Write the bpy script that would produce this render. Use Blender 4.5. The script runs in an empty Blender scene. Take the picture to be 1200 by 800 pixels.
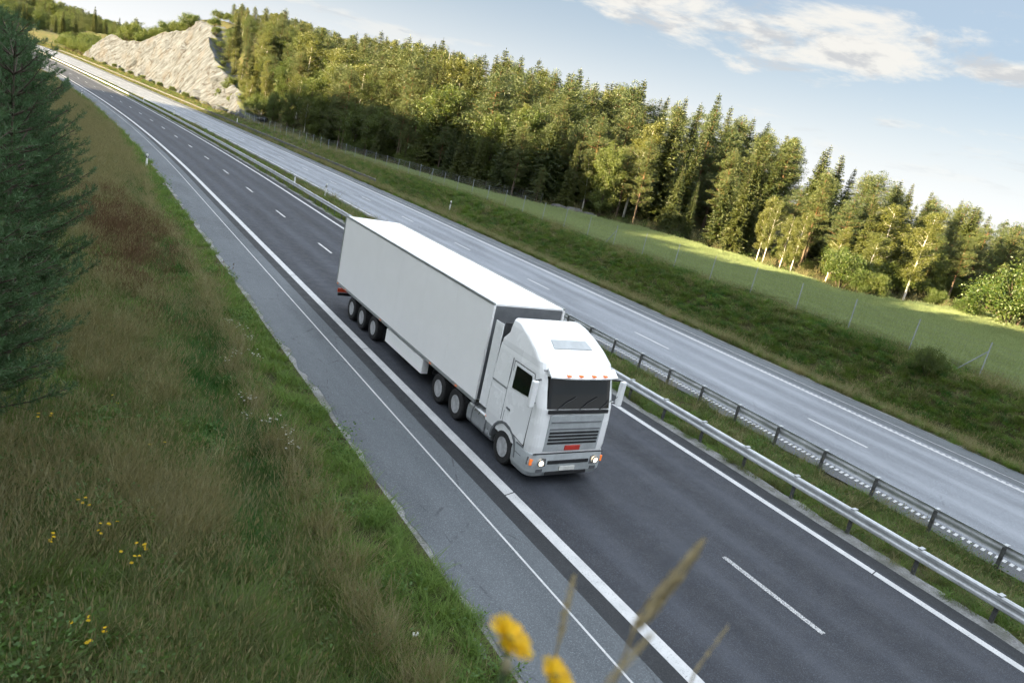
import bpy, math, random
import numpy as np
from mathutils import Vector, Matrix

# ------------------------------------------------------------------ camera, sky, sun, exposure
SC = bpy.context.scene
COL = SC.collection
CAM_H = 8.452
PITCH, ROLL, YAW = 0.25976, 0.21927, 0.59654
F_PX = 820.8                                   # focal length for a 1200 px wide frame
cam_data = bpy.data.cameras.new('camera')
cam = bpy.data.objects.new('camera', cam_data)
COL.objects.link(cam)
cam_data.sensor_width = 36.0
cam_data.lens = 36.0 * F_PX / 1200.0
cam_data.clip_start = 0.05
cam_data.clip_end = 12000.0
fwd = Vector((math.sin(YAW) * math.cos(PITCH), math.cos(YAW) * math.cos(PITCH), -math.sin(PITCH)))
rgt = Vector((math.cos(YAW), -math.sin(YAW), 0.0))
upv = rgt.cross(fwd)
r2 = rgt * math.cos(ROLL) + upv * math.sin(ROLL)
u2 = -rgt * math.sin(ROLL) + upv * math.cos(ROLL)
m = Matrix((r2, u2, -fwd)).transposed().to_4x4()
m.translation = (0, 0, CAM_H)
cam.matrix_world = m
cam_data.dof.use_dof = True
cam_data.dof.focus_distance = 24.0
cam_data.dof.aperture_fstop = 3.0
SC.camera = cam

SUN_AZ = math.radians(-84.0)                   # measured from +Y towards +X (the road runs along +Y)
SUN_EL = math.radians(11.5)
sun_dir = Vector((math.sin(SUN_AZ) * math.cos(SUN_EL), math.cos(SUN_AZ) * math.cos(SUN_EL), math.sin(SUN_EL)))
sun_data = bpy.data.lights.new('sun', 'SUN')
sun_data.energy = 4.2
sun_data.angle = math.radians(0.55)
sun_data.color = (1.0, 0.77, 0.44)
sun = bpy.data.objects.new('sun', sun_data)
COL.objects.link(sun)
sun.rotation_euler = sun_dir.to_track_quat('Z', 'Y').to_euler()
sun.location = (-60, 0, 60)

world = bpy.data.worlds.new('World')
SC.world = world
world.use_nodes = True
wn, wl = world.node_tree.nodes, world.node_tree.links
wn.clear()


def wnode(t, **k):
    n = wn.new(t)
    for a, b in k.items():
        setattr(n, a, b)
    return n


def wmath(op, a, b=None, clamp=False):
    n = wn.new('ShaderNodeMath')
    n.operation = op
    n.use_clamp = clamp
    for i, v in enumerate((a, b)):
        if v is None:
            continue
        if isinstance(v, (int, float)):
            n.inputs[i].default_value = v
        else:
            wl.new(v, n.inputs[i])
    return n.outputs[0]


sky = wnode('ShaderNodeTexSky', sky_type='NISHITA', sun_disc=False)
sky.sun_elevation = SUN_EL
sky.sun_rotation = SUN_AZ
sky.air_density = 1.0
sky.dust_density = 1.6
sky.ozone_density = 1.6
geo_c = wnode('ShaderNodeTexCoord')
sep = wnode('ShaderNodeSeparateXYZ')
wl.new(geo_c.outputs['Generated'], sep.inputs[0])
zc = wmath('MAXIMUM', wmath('ADD', sep.outputs[2], 0.10), 0.02)
comb = wnode('ShaderNodeCombineXYZ')           # the clouds seen in perspective
wl.new(wmath('DIVIDE', sep.outputs[0], zc), comb.inputs[0])
wl.new(wmath('DIVIDE', sep.outputs[1], zc), comb.inputs[1])


def wmap(loc, scale, rot=0.0):
    mp = wnode('ShaderNodeMapping')
    mp.inputs['Location'].default_value = loc
    mp.inputs['Scale'].default_value = scale
    mp.inputs['Rotation'].default_value = (0, 0, rot)
    wl.new(comb.outputs[0], mp.inputs[0])
    return mp.outputs[0]


def wnoise(vec, scale, detail, rough, dist=0.0):
    n = wnode('ShaderNodeTexNoise')
    n.inputs['Scale'].default_value = scale
    n.inputs['Detail'].default_value = detail
    n.inputs['Roughness'].default_value = rough
    n.inputs['Distortion'].default_value = dist
    wl.new(vec, n.inputs['Vector'])
    return n.outputs[0]


CLOUD_LOC = (4.2, 0.7, 0.0)
big = wnoise(wmap(CLOUD_LOC, (1, 1, 1)), 0.62, 2.0, 0.5)
fine = wnoise(wmap((3.1, 7.7, 0), (1.0, 1.0, 1)), 2.1, 10.0, 0.62, 0.3)
fill_deck = wnode('ShaderNodeMapRange', interpolation_type='SMOOTHSTEP')     # cover added above the frame, as fill light for the shade
fill_deck.inputs['From Min'].default_value = 0.27
fill_deck.inputs['From Max'].default_value = 0.50
fill_deck.inputs['To Max'].default_value = 0.15
wl.new(sep.outputs[2], fill_deck.inputs['Value'])
bw = wmath('DIVIDE', wmath('SUBTRACT', sep.outputs[2], 0.205), 0.040)      # and lies in a bank all round the horizon
band = wmath('MULTIPLY', wmath('EXPONENT', wmath('MULTIPLY', wmath('MULTIPLY', bw, bw), -1.0)), 0.095)
dens = wmath('ADD', wmath('ADD', wmath('MULTIPLY', big, 0.50), wmath('MULTIPLY', fine, 0.54)), wmath('ADD', fill_deck.outputs[0], band))
mr = wnode('ShaderNodeMapRange', interpolation_type='SMOOTHSTEP')
mr.inputs['From Min'].default_value = 0.55
mr.inputs['From Max'].default_value = 0.65
wl.new(dens, mr.inputs['Value'])
hor = wnode('ShaderNodeMapRange', interpolation_type='SMOOTHSTEP')
hor.inputs['From Min'].default_value = 0.03
hor.inputs['From Max'].default_value = 0.20
wl.new(sep.outputs[2], hor.inputs['Value'])
cloud_mask = wmath('MULTIPLY', wmath('MULTIPLY', mr.outputs[0], hor.outputs[0]), 0.90)
# low clouds mottled grey, unseen overhead ones brightened as added fill light
fill_ramp = wnode('ShaderNodeMapRange')
fill_ramp.inputs['From Min'].default_value = 0.28
fill_ramp.inputs['From Max'].default_value = 0.55
wl.new(sep.outputs[2], fill_ramp.inputs['Value'])
cl_col = wnode('ShaderNodeMix', data_type='RGBA')
cl_col.inputs['A'].default_value = (2.30, 2.22, 2.06, 1)
cl_col.inputs['B'].default_value = (4.6, 4.95, 5.4, 1)
wl.new(fill_ramp.outputs[0], cl_col.inputs['Factor'])
belly = wnode('ShaderNodeMapRange', interpolation_type='SMOOTHSTEP')
belly.inputs['From Min'].default_value = 0.47
belly.inputs['From Max'].default_value = 0.62
wl.new(wnoise(wmap((1.3, 5.1, 0), (1, 1, 1)), 3.4, 6.0, 0.6, 0.2), belly.inputs['Value'])
cl_low = wnode('ShaderNodeMix', data_type='RGBA')
cl_low.inputs['A'].default_value = (1.90, 1.84, 1.71, 1)
cl_low.inputs['B'].default_value = (1.28, 1.29, 1.31, 1)
wl.new(belly.outputs[0], cl_low.inputs['Factor'])
wl.new(cl_low.outputs['Result'], cl_col.inputs['A'])
# thin bright veil low over the horizon, all round
veil = wnode('ShaderNodeMapRange', interpolation_type='SMOOTHSTEP')
veil.inputs['From Min'].default_value = 0.215
veil.inputs['From Max'].default_value = -0.01
veil.inputs['To Max'].default_value = 0.95
wl.new(sep.outputs[2], veil.inputs['Value'])
base = wnode('ShaderNodeMix', data_type='RGBA')
base.inputs['B'].default_value = (2.15, 2.16, 2.17, 1)
wl.new(veil.outputs[0], base.inputs['Factor'])
skyg = wnode('ShaderNodeMix', data_type='RGBA')   # an even high veil keeps the blue soft
skyg.inputs['Factor'].default_value = 0.86
skyg.inputs['B'].default_value = (.80, .93, 1.10, 1)
wl.new(sky.outputs[0], skyg.inputs['A'])
wl.new(skyg.outputs['Result'], base.inputs['A'])
full = wnode('ShaderNodeMix', data_type='RGBA')
wl.new(cloud_mask, full.inputs['Factor'])
wl.new(base.outputs['Result'], full.inputs['A'])
wl.new(cl_col.outputs['Result'], full.inputs['B'])
bg = wnode('ShaderNodeBackground')
bg.inputs['Strength'].default_value = 0.06
wl.new(full.outputs['Result'], bg.inputs['Color'])
wo = wnode('ShaderNodeOutputWorld')
wl.new(bg.outputs[0], wo.inputs['Surface'])

SC.view_settings.view_transform = 'Standard'
SC.view_settings.look = 'None'
SC.view_settings.exposure = 3.1
SC.view_settings.gamma = 1.0
SC.view_settings.use_curve_mapping = False
SC.render.engine = 'CYCLES'
SC.cycles.use_denoising = True
SC.cycles.denoiser = 'OPENIMAGEDENOISE'
SC.cycles.denoising_input_passes = 'RGB_ALBEDO_NORMAL'
SC.cycles.denoising_prefilter = 'ACCURATE'
SC.cycles.use_adaptive_sampling = True
SC.cycles.adaptive_threshold = 0.03
SC.cycles.use_light_tree = False
SC.cycles.max_bounces = 5
SC.cycles.diffuse_bounces = 3
SC.cycles.glossy_bounces = 2
SC.cycles.transmission_bounces = 2
SC.cycles.transparent_max_bounces = 4
SC.cycles.caustics_reflective = False
SC.cycles.caustics_refractive = False

random.seed(7)
RNG = np.random.default_rng(7)


# ------------------------------------------------------------------ terrain as functions of the road
def smooth(a, b, x):
    t = np.clip((np.asarray(x, float) - a) / (b - a), 0, 1)
    return t * t * (3 - 2 * t)


def dxr(Y):                                    # the road swings left
    return -4.495e-4 * np.maximum(np.asarray(Y, float) - 69.6, 0) ** 2


def zr(Y):                                     # and climbs
    Y = np.asarray(Y, float)
    z = 9.6e-5 * np.maximum(np.minimum(Y, 340) - 83.65, 0) ** 2
    s = np.clip(Y - 340, 0, 140)
    return z + .0492 * (s - s * s / 280)


def vnoise(x, y, s, seed=0):
    """cheap smooth value noise in [-1, 1]"""
    x = np.asarray(x, float) / s + seed * 17.31
    y = np.asarray(y, float) / s - seed * 9.17
    xi, yi = np.floor(x), np.floor(y)
    fx, fy = x - xi, y - yi
    fx, fy = fx * fx * (3 - 2 * fx), fy * fy * (3 - 2 * fy)

    def h(a, b):
        v = np.sin(a * 127.1 + b * 311.7 + seed * 74.7) * 43758.5453
        return (v - np.floor(v)) * 2 - 1
    return (h(xi, yi) * (1 - fx) + h(xi + 1, yi) * fx) * (1 - fy) + (h(xi, yi + 1) * (1 - fx) + h(xi + 1, yi + 1) * fx) * fy


def bank_h(Y):                                 # top of the bank along the fence
    return 2.15 - 1.2 * smooth(55, 165, Y)


EDGE = np.array([(140, -15), (112, 18), (88, 38), (70, 42.5), (72, 60), (62, 74), (54, 90), (49, 118), (45, 150), (44, 185), (40, 215)], float)


def edge_dist(x, y):
    """signed distance behind the edge of the wood on the right (positive inside)"""
    x, y = np.broadcast_arrays(np.asarray(x, float), np.asarray(y, float))
    best = np.full(x.shape, 1e9)
    sgn = np.ones(x.shape)
    for (ax, ay), (bx, by) in zip(EDGE[:-1], EDGE[1:]):
        ux, uy = bx - ax, by - ay
        L = ux * ux + uy * uy
        t = np.clip(((x - ax) * ux + (y - ay) * uy) / L, 0, 1)
        dx, dy = x - (ax + t * ux), y - (ay + t * uy)
        d = np.hypot(dx, dy)
        c = ux * (y - ay) - uy * (x - ax)
        upd = d < best
        best = np.where(upd, d, best)
        sgn = np.where(upd, np.where(c < 0, 1.0, -1.0), sgn)
    return best * sgn


def ridge_h(Y):                                # wooded ridge left of the motorway (outside the frame)
    return 3.0 + 13.0 * (1 - smooth(165, 205, Y)) + 10 * smooth(430, 620, Y)


def ground(X, Y, bump=True):
    X, Y = np.broadcast_arrays(np.asarray(X, float), np.asarray(Y, float))
    xr = X - dxr(Y)
    z = np.zeros(X.shape)
    # left verge, shallow ditch, bank
    d = 6.9 - xr
    z = z - 0.32 * smooth(1.3, 2.8, d) * (1 - smooth(2.8, 4.4, d))
    bank = 0.30 * np.maximum(d - 3.4, 0)
    bank = np.minimum(bank, 1.6 + 0.12 * np.maximum(d - 8.7, 0) + 0.22 * np.maximum(d - 20, 0))
    cap = ridge_h(Y)
    bank = cap * np.tanh(bank / np.maximum(cap, .1))
    z = z + np.where(d > 0, bank, 0)
    # approach of the overbridge under the camera
    emb = 7.3 - 1.35 * np.maximum(np.maximum(Y - 0.45, 0), np.maximum(X - 1.6, 0) * .8)
    z = np.where((emb > z) & (xr < 6.5), np.maximum(z, emb), z)
    # median
    z = z - 0.16 * smooth(18.9, 20.0, xr) * (1 - smooth(22.2, 23.3, xr))
    # right verge, bank, field
    e = xr - 34.7
    bh = bank_h(Y)
    z = z + np.where(e > 0, -0.25 * smooth(0.3, 1.5, e) * (1 - smooth(1.5, 2.6, e)) + bh * smooth(1.6, 6.4, e) - 0.35 * smooth(7.2, 9.0, e), 0)
    ed = edge_dist(X, Y)
    inside = np.maximum(ed, 0) * (xr > 36)
    z = z + np.where(xr > 40, np.minimum(inside * 0.13, 5.0), 0)
    # hill carrying the rock cutting
    hill = 19.5 * smooth(150, 245, Y) * (1 - smooth(262, 372, Y)) + 5.0 * smooth(330, 400, Y)
    z = z + np.where(xr > 43.5, hill * smooth(43.5, 55.0, xr) * (1 - .75 * smooth(75, 150, xr)), 0)
    # far hills
    z = z + 26 * np.exp(-(((X + 90) / 150) ** 2 + ((Y - 820) / 190) ** 2)) + 46 * np.exp(-(((X + 260) / 240) ** 2 + ((Y - 1350) / 330) ** 2))
    z = z + 10 * smooth(120, 420, -X) * smooth(250, 700, Y)
    road = ((xr > 6.75) & (xr < 19.25)) | ((xr > 23.0) & (xr < 34.85))
    if bump:
        dr = np.minimum(np.maximum(6.75 - xr, xr - 19.25), np.maximum(23.0 - xr, xr - 34.85))
        amp = smooth(0.0, 1.2, np.maximum(dr, 0)) * .8 + .2 * smooth(0, .2, np.maximum(dr, 0))
        z = z + amp * (0.05 * vnoise(X, Y, 0.9, 1) + 0.09 * vnoise(X, Y, 2.7, 2) + np.where(np.abs(xr - 20) > 30, 0.4 * vnoise(X, Y, 21, 3), 0))
    z = z + zr(Y)
    return np.where(road, np.minimum(z, zr(Y) - 0.05), z)


def gz(x, y):
    return float(ground(np.array([x]), np.array([y]))[0])


_R, _U, _F = np.array(r2), np.array(u2), np.array(fwd)


def pix_ray(px, py):
    return _F * F_PX + _R * (px - 600) + _U * (400 - py)


def to_pix(P):
    v = np.asarray(P, float) - np.array([0, 0, CAM_H])
    z = v @ _F
    return 600 + F_PX * (v @ _R) / z, 400 - F_PX * (v @ _U) / z


def hit(px, py, tmin=3.0, tmax=900.0):
    """where the line of sight through a point of the photograph meets the ground"""
    d = pix_ray(px, py)
    d = d / np.linalg.norm(d)
    t = np.concatenate([np.arange(tmin, 60, .05), np.arange(60, 300, .2), np.arange(300, tmax, 1.0)])
    P = np.array([0, 0, CAM_H]) + t[:, None] * d
    k = P[:, 2] - ground(P[:, 0], P[:, 1])
    i = np.where(k < 0)[0]
    return P[i[0]] if len(i) else None
# ------------------------------------------------------------------ end of terrain


# ------------------------------------------------------------------ helpers
def mesh_np(name, V, F, mat=None, smooth_shade=False):
    """V (n,3); F (m,k) int array of faces that all have k corners, or list of such arrays"""
    me = bpy.data.meshes.new(name)
    V = np.ascontiguousarray(V, dtype=np.float32)
    Fs = F if isinstance(F, list) else [F]
    Fs = [np.asarray(f, dtype=np.int32) for f in Fs if len(f)]
    nl = sum(f.size for f in Fs)
    npoly = sum(len(f) for f in Fs)
    me.vertices.add(len(V))
    me.vertices.foreach_set('co', V.ravel())
    me.loops.add(nl)
    me.loops.foreach_set('vertex_index', np.concatenate([f.ravel() for f in Fs]))
    me.polygons.add(npoly)
    tot = np.concatenate([np.full(len(f), f.shape[1], np.int32) for f in Fs])
    st = np.concatenate([[0], np.cumsum(tot)[:-1]]).astype(np.int32)
    me.polygons.foreach_set('loop_start', st)
    me.polygons.foreach_set('loop_total', tot)
    if smooth_shade:
        me.polygons.foreach_set('use_smooth', np.ones(npoly, bool))
    me.update(calc_edges=True)
    me.validate()
    if mat:
        me.materials.append(mat)
    return me


def tag(o, label=None, cat=None, group=None, kind=None):
    if label:
        o['label'] = label
    if cat:
        o['category'] = cat
    if group:
        o['group'] = group
    if kind:
        o['kind'] = kind
    return o


def link(name, data, parent=None, loc=None):
    o = bpy.data.objects.new(name, data)
    COL.objects.link(o)
    if parent:
        o.parent = parent
    if loc is not None:
        o.location = loc
    return o


def empty(name, loc=(0, 0, 0), rz=0.0):
    o = bpy.data.objects.new(name, None)
    o.empty_display_size = 0.3
    COL.objects.link(o)
    o.location = loc
    o.rotation_euler = (0, 0, rz)
    return o


class MB:
    """collects shapes of ONE part"""

    def __init__(s):
        s.V, s.F = [], []

    def add(s, V, F):
        n = len(s.V)
        s.V += [tuple(v) for v in V]
        s.F += [tuple(i + n for i in f) for f in F]
        return s

    def box(s, x0, x1, y0, y1, z0, z1):
        V = [(x, y, z) for z in (z0, z1) for y in (y0, y1) for x in (x0, x1)]
        return s.add(V, [(0, 2, 3, 1), (4, 5, 7, 6), (0, 1, 5, 4), (2, 6, 7, 3), (0, 4, 6, 2), (1, 3, 7, 5)])

    def tube(s, pts, rad, n=8, cap=True):
        pts = [Vector(p) for p in pts]
        if not hasattr(rad, '__len__'):
            rad = [rad] * len(pts)
        V, F = [], []
        for i, p in enumerate(pts):
            a = pts[max(i - 1, 0)]
            b = pts[min(i + 1, len(pts) - 1)]
            t = (b - a).normalized()
            q = Vector((0, 0, 1)) if abs(t.z) < .9 else Vector((1, 0, 0))
            u = t.cross(q).normalized()
            w = t.cross(u)
            for k in range(n):
                c = 2 * math.pi * k / n
                V.append(p + (u * math.cos(c) + w * math.sin(c)) * rad[i])
        for i in range(len(pts) - 1):
            for k in range(n):
                F.append((i * n + k, i * n + (k + 1) % n, (i + 1) * n + (k + 1) % n, (i + 1) * n + k))
        if cap:
            F.append(tuple(range(n))[::-1])
            F.append(tuple((len(pts) - 1) * n + k for k in range(n)))
        return s.add(V, F)

    def loft(s, rings, closed=True, caps=True):
        n = len(rings[0])
        V = [v for r in rings for v in r]
        F = []
        for i in range(len(rings) - 1):
            for k in range(n if closed else n - 1):
                F.append((i * n + k, i * n + (k + 1) % n, (i + 1) * n + (k + 1) % n, (i + 1) * n + k))
        if caps:
            F.append(tuple(range(n))[::-1])
            F.append(tuple((len(rings) - 1) * n + k for k in range(n)))
        return s.add(V, F)

    def lathe(s, prof, center, axis='x', n=28, caps=True):
        """prof: list of (r, t) along the axis"""
        rings = []
        for r, t in prof:
            ring = []
            for k in range(n):
                a = 2 * math.pi * k / n
                if axis == 'x':
                    ring.append((center[0] + t, center[1] + r * math.cos(a), center[2] + r * math.sin(a)))
                else:
                    ring.append((center[0] + r * math.cos(a), center[1] + r * math.sin(a), center[2] + t))
            rings.append(ring)
        return s.loft(rings, caps=caps)

    def mesh(s, name, mat, smooth_shade=False):
        me = bpy.data.meshes.new(name)
        me.from_pydata(s.V, [], s.F)
        me.update()
        if smooth_shade:
            for p in me.polygons:
                p.use_smooth = True
        if mat:
            me.materials.append(mat)
        return me

    def build(s, name, mat, parent=None, bevel=0.0, smooth_shade=False, seg=2):
        o = link(name, s.mesh(name, mat, smooth_shade), parent)
        if bevel:
            b = o.modifiers.new('bevel', 'BEVEL')
            b.width = bevel
            b.segments = seg
            b.limit_method = 'ANGLE'
            b.angle_limit = math.radians(28)
        return o


# ------------------------------------------------------------------ materials
class NT:
    def __init__(s, name):
        s.m = bpy.data.materials.new(name)
        s.m.use_nodes = True
        s.t = s.m.node_tree
        s.t.nodes.clear()
        s.out = s.n('ShaderNodeOutputMaterial')

    def n(s, t, **k):
        x = s.t.nodes.new(t)
        for a, b in k.items():
            setattr(x, a, b)
        return x

    def l(s, a, b):
        s.t.links.new(a, b)

    def pos(s):
        return s.n('ShaderNodeNewGeometry').outputs['Position']

    def obj(s):
        return s.n('ShaderNodeTexCoord').outputs['Object']

    def map(s, vec, scale=(1, 1, 1), rot=(0, 0, 0), loc=(0, 0, 0)):
        mp = s.n('ShaderNodeMapping')
        mp.inputs['Scale'].default_value = scale
        mp.inputs['Rotation'].default_value = rot
        mp.inputs['Location'].default_value = loc
        s.l(vec, mp.inputs[0])
        return mp.outputs[0]

    def noise(s, vec, scale, detail=4, rough=.55, dist=0):
        x = s.n('ShaderNodeTexNoise')
        x.inputs['Scale'].default_value = scale
        x.inputs['Detail'].default_value = detail
        x.inputs['Roughness'].default_value = rough
        x.inputs['Distortion'].default_value = dist
        s.l(vec, x.inputs['Vector'])
        return x.outputs[0]

    def voro(s, vec, scale, feature='F1'):
        x = s.n('ShaderNodeTexVoronoi', feature=feature)
        x.inputs['Scale'].default_value = scale
        s.l(vec, x.inputs['Vector'])
        return x

    def ramp(s, fac, stops, interp='LINEAR'):
        r = s.n('ShaderNodeValToRGB')
        r.color_ramp.interpolation = interp
        el = r.color_ramp.elements
        while len(el) < len(stops):
            el.new(0.5)
        for e, (p, c) in zip(el, stops):
            e.position = p
            e.color = (c[0], c[1], c[2], 1) if len(c) == 3 else c
        s.l(fac, r.inputs[0])
        return r.outputs[0]

    def mix(s, fac, a, b, blend='MIX'):
        x = s.n('ShaderNodeMix', data_type='RGBA', blend_type=blend)
        for i, v in (('Factor', fac), ('A', a), ('B', b)):
            if isinstance(v, (int, float)):
                x.inputs[i].default_value = v
            elif isinstance(v, tuple):
                x.inputs[i].default_value = (v[0], v[1], v[2], 1)
            else:
                s.l(v, x.inputs[i])
        return x.outputs['Result']

    def math(s, op, a, b=None, c=None):
        x = s.n('ShaderNodeMath', operation=op)
        for i, v in enumerate((a, b, c)):
            if v is None:
                continue
            if isinstance(v, (int, float)):
                x.inputs[i].default_value = v
            else:
                s.l(v, x.inputs[i])
        return x.outputs[0]

    def rng(s, v, a, b, c=0.0, d=1.0, smooth_=True):
        x = s.n('ShaderNodeMapRange', interpolation_type='SMOOTHSTEP' if smooth_ else 'LINEAR')
        for i, q in (('From Min', a), ('From Max', b), ('To Min', c), ('To Max', d)):
            x.inputs[i].default_value = q
        s.l(v, x.inputs['Value'])
        return x.outputs[0]

    def bump(s, h, strength=.3, dist=.02):
        b = s.n('ShaderNodeBump')
        b.inputs['Strength'].default_value = strength
        b.inputs['Distance'].default_value = dist
        s.l(h, b.inputs['Height'])
        return b.outputs[0]

    def principled(s, col, rough=.6, metal=0.0, normal=None, coat=0.0, spec=0.5, emit=None, estr=0.0):
        p = s.n('ShaderNodeBsdfPrincipled')
        for i, v in (('Base Color', col), ('Roughness', rough), ('Metallic', metal)):
            if isinstance(v, (int, float)):
                p.inputs[i].default_value = v
            elif isinstance(v, tuple):
                p.inputs[i].default_value = (v[0], v[1], v[2], 1)
            else:
                s.l(v, p.inputs[i])
        p.inputs['Coat Weight'].default_value = coat
        p.inputs['Specular IOR Level'].default_value = spec
        if normal is not None:
            s.l(normal, p.inputs['Normal'])
        if emit:
            p.inputs['Emission Color'].default_value = (*emit, 1)
            p.inputs['Emission Strength'].default_value = estr
        s.l(p.outputs[0], s.out.inputs['Surface'])
        return s.m


def plain(name, col, rough=.5, metal=0.0, coat=0.0, grime=.12, scale=3.0, emit=None, estr=0.0):
    t = NT(name)
    v = t.obj()
    a = t.noise(v, scale, 6, .6)
    b = t.noise(v, scale * 9, 3, .6)
    f = t.rng(t.math('ADD', t.math('MULTIPLY', a, .7), t.math('MULTIPLY', b, .3)), .35, .68)
    dark = tuple(c * (1 - grime * 2.2) for c in col)
    c = t.mix(f, dark, tuple(min(1, x * (1 + grime * .3)) for x in col))
    return t.principled(c, t.rng(a, .3, .7, rough * .8, min(1, rough * 1.25)), metal, coat=coat, emit=emit, estr=estr)


M = {}
M['truck_white'] = plain('truck white paint', (.92, .92, .91), .40, coat=.2, grime=.012, scale=2.0)
M['joint'] = plain('panel joint', (.80, .81, .81), .5)
M['cab_white'] = plain('cab white paint', (.87, .88, .88), .25, coat=.6, grime=.02, scale=1.3)
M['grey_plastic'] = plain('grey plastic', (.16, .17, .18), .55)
M['bumper_grey'] = plain('pale grey bumper', (.42, .45, .46), .4, grime=.10)
M['black_plastic'] = plain('black plastic', (.022, .023, .025), .55, grime=.25)
M['rubber'] = plain('tyre rubber', (.022, .022, .023), .8, grime=.25, scale=6)
M['rim'] = plain('wheel rim', (.55, .56, .57), .4, .2, grime=.2, scale=5)
M['tank'] = plain('aluminium tank', (.50, .52, .53), .33, .75, grime=.12)
M['alu'] = plain('aluminium rail', (.40, .42, .42), .42, .5, grime=.12)
M['chassis'] = plain('chassis black', (.03, .031, .033), .6, grime=.3)
M['glass'] = plain('dark window glass', (.004, .006, .008), .06, coat=0.0, grime=.2)
M['red'] = plain('red enamel', (.55, .05, .035), .35)
M['orange_lamp'] = plain('orange marker lamp', (.62, .15, .03), .35, emit=(1, .25, .05), estr=.07)
M['head_lamp'] = plain('lit headlamp', (.9, .85, .75), .2, emit=(1, .76, .48), estr=1.3)
M['lamp_glass'] = plain('lamp housing', (.20, .21, .22), .2, .4, coat=.8)
M['red_lamp'] = plain('red rear lamp', (.35, .04, .02), .3, emit=(1, .15, .05), estr=.01)
M['plate'] = plain('number plate', (.75, .75, .7), .4)
M['galv'] = plain('galvanised steel', (.52, .545, .56), .45, .30, grime=.14, scale=1.7)
M['galv_dark'] = plain('weathered steel post', (.15, .155, .155), .6, .4, grime=.3, scale=4)
M['wire'] = plain('fence wire', (.30, .32, .33), .5, .6, grime=.1)
M['fence_post'] = plain('fence post steel', (.36, .40, .44), .6, .1, grime=.12)
M['white_post'] = plain('white delineator', (.80, .80, .79), .5, grime=.08, scale=5)
M['black_band'] = plain('black band', (.02, .02, .02), .5)
M['reflector'] = plain('reflector', (.8, .8, .76), .2, .2)


def asphalt(name, c0, c1, speck, wheel=None, rough=.78, crack=0.0):
    t = NT(name)
    v = t.pos()
    xr = t.n('ShaderNodeAttribute', attribute_name='xr').outputs['Fac']
    big = t.noise(t.map(v, (1, .10, 1)), .9, 6, .66)
    patch = t.noise(t.map(v, (1, .30, 1)), .33, 4, .6)
    med = t.noise(v, 2.2, 6, .65)
    fin = t.noise(v, 24, 5, .8)
    grain = t.voro(v, 60)
    c = t.mix(t.rng(t.math('ADD', t.math('MULTIPLY', big, .6), t.math('MULTIPLY', med, .4)), .36, .64), c0, c1)
    c = t.mix(t.math('MULTIPLY', t.rng(patch, .46, .62), .5), c, tuple(q * .62 for q in c0))
    c = t.mix(t.math('MULTIPLY', t.rng(fin, .44, .72), .55), c, speck)
    c = t.mix(t.math('MULTIPLY', t.rng(grain.outputs['Color'], .55, 1.0), .33), c, tuple(min(1, q * 2.3) for q in speck))
    if wheel:
        # polished wheel tracks along each lane
        f = None
        for x in wheel:
            g = t.rng(t.math('ABSOLUTE', t.math('SUBTRACT', xr, x)), .55, .05)
            f = g if f is None else t.math('MAXIMUM', f, g)
        f = t.math('MULTIPLY', f, t.rng(big, .3, .7, .35, .8))
        c = t.mix(t.math('MULTIPLY', f, .42), c, tuple(q * 1.3 for q in speck))
    if wheel:
        oil = None
        for x in ((wheel[0] + wheel[1]) / 2, (wheel[2] + wheel[3]) / 2):
            g = t.rng(t.math('ABSOLUTE', t.math('SUBTRACT', xr, x)), .42, .05)
            oil = g if oil is None else t.math('MAXIMUM', oil, g)
        c = t.mix(t.math('MULTIPLY', oil, t.rng(big, .35, .65, .1, .42)), c, tuple(q * .55 for q in c0))
    if crack:
        k = t.voro(t.map(v, (1, .35, 1)), .55, 'DISTANCE_TO_EDGE')
        kk = t.math('MULTIPLY', t.rng(k.outputs['Distance'], .012, .002), t.rng(med, .45, .6))
        c = t.mix(t.math('MULTIPLY', kk, crack), c, (.02, .02, .022))
    h = t.math('ADD', t.math('MULTIPLY', fin, .6), t.math('MULTIPLY', grain.outputs['Distance'], .5))
    return t.principled(c, t.rng(med, .3, .7, rough - .1, rough + .08), 0, t.bump(h, .55, .008), spec=.35)


M['asphalt_dark'] = asphalt('dark new asphalt', (.020, .023, .029), (.030, .034, .042), (.058, .065, .080), wheel=(11.2, 13.1, 15.1, 17.0))
M['asphalt_strip'] = asphalt('black asphalt strip', (.015, .017, .020), (.022, .025, .028), (.036, .04, .045))
M['asphalt_shoulder'] = asphalt('grey shoulder asphalt', (.064, .074, .083), (.089, .101, .111), (.126, .138, .15), crack=.5)
M['asphalt_pale'] = asphalt('pale old asphalt', (.132, .146, .166), (.182, .198, .22), (.272, .292, .32), wheel=(25.0, 26.9, 29.2, 31.1), crack=.2)
M['asphalt_median'] = asphalt('median edge asphalt', (.055, .06, .065), (.075, .08, .085), (.13, .135, .14))


def paint(name, wear):
    t = NT(name)
    v = t.pos()
    a = t.noise(v, 26, 5, .7)
    b = t.noise(v, 1.7, 4, .6)
    k = t.noise(v, 95, 2, .6)
    c = t.mix(t.rng(b, .3, .7), (.40, .41, .415), (.50, .505, .505))
    c = t.mix(t.rng(t.math('ADD', t.math('MULTIPLY', a, .6), t.math('MULTIPLY', k, .4)), wear, wear + .05), (.09, .095, .10), c)
    return t.principled(c, .6, 0, t.bump(a, .3, .004))


M['paint'] = paint('white road paint', .385)
M['paint_worn'] = paint('worn road paint', .47)


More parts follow.
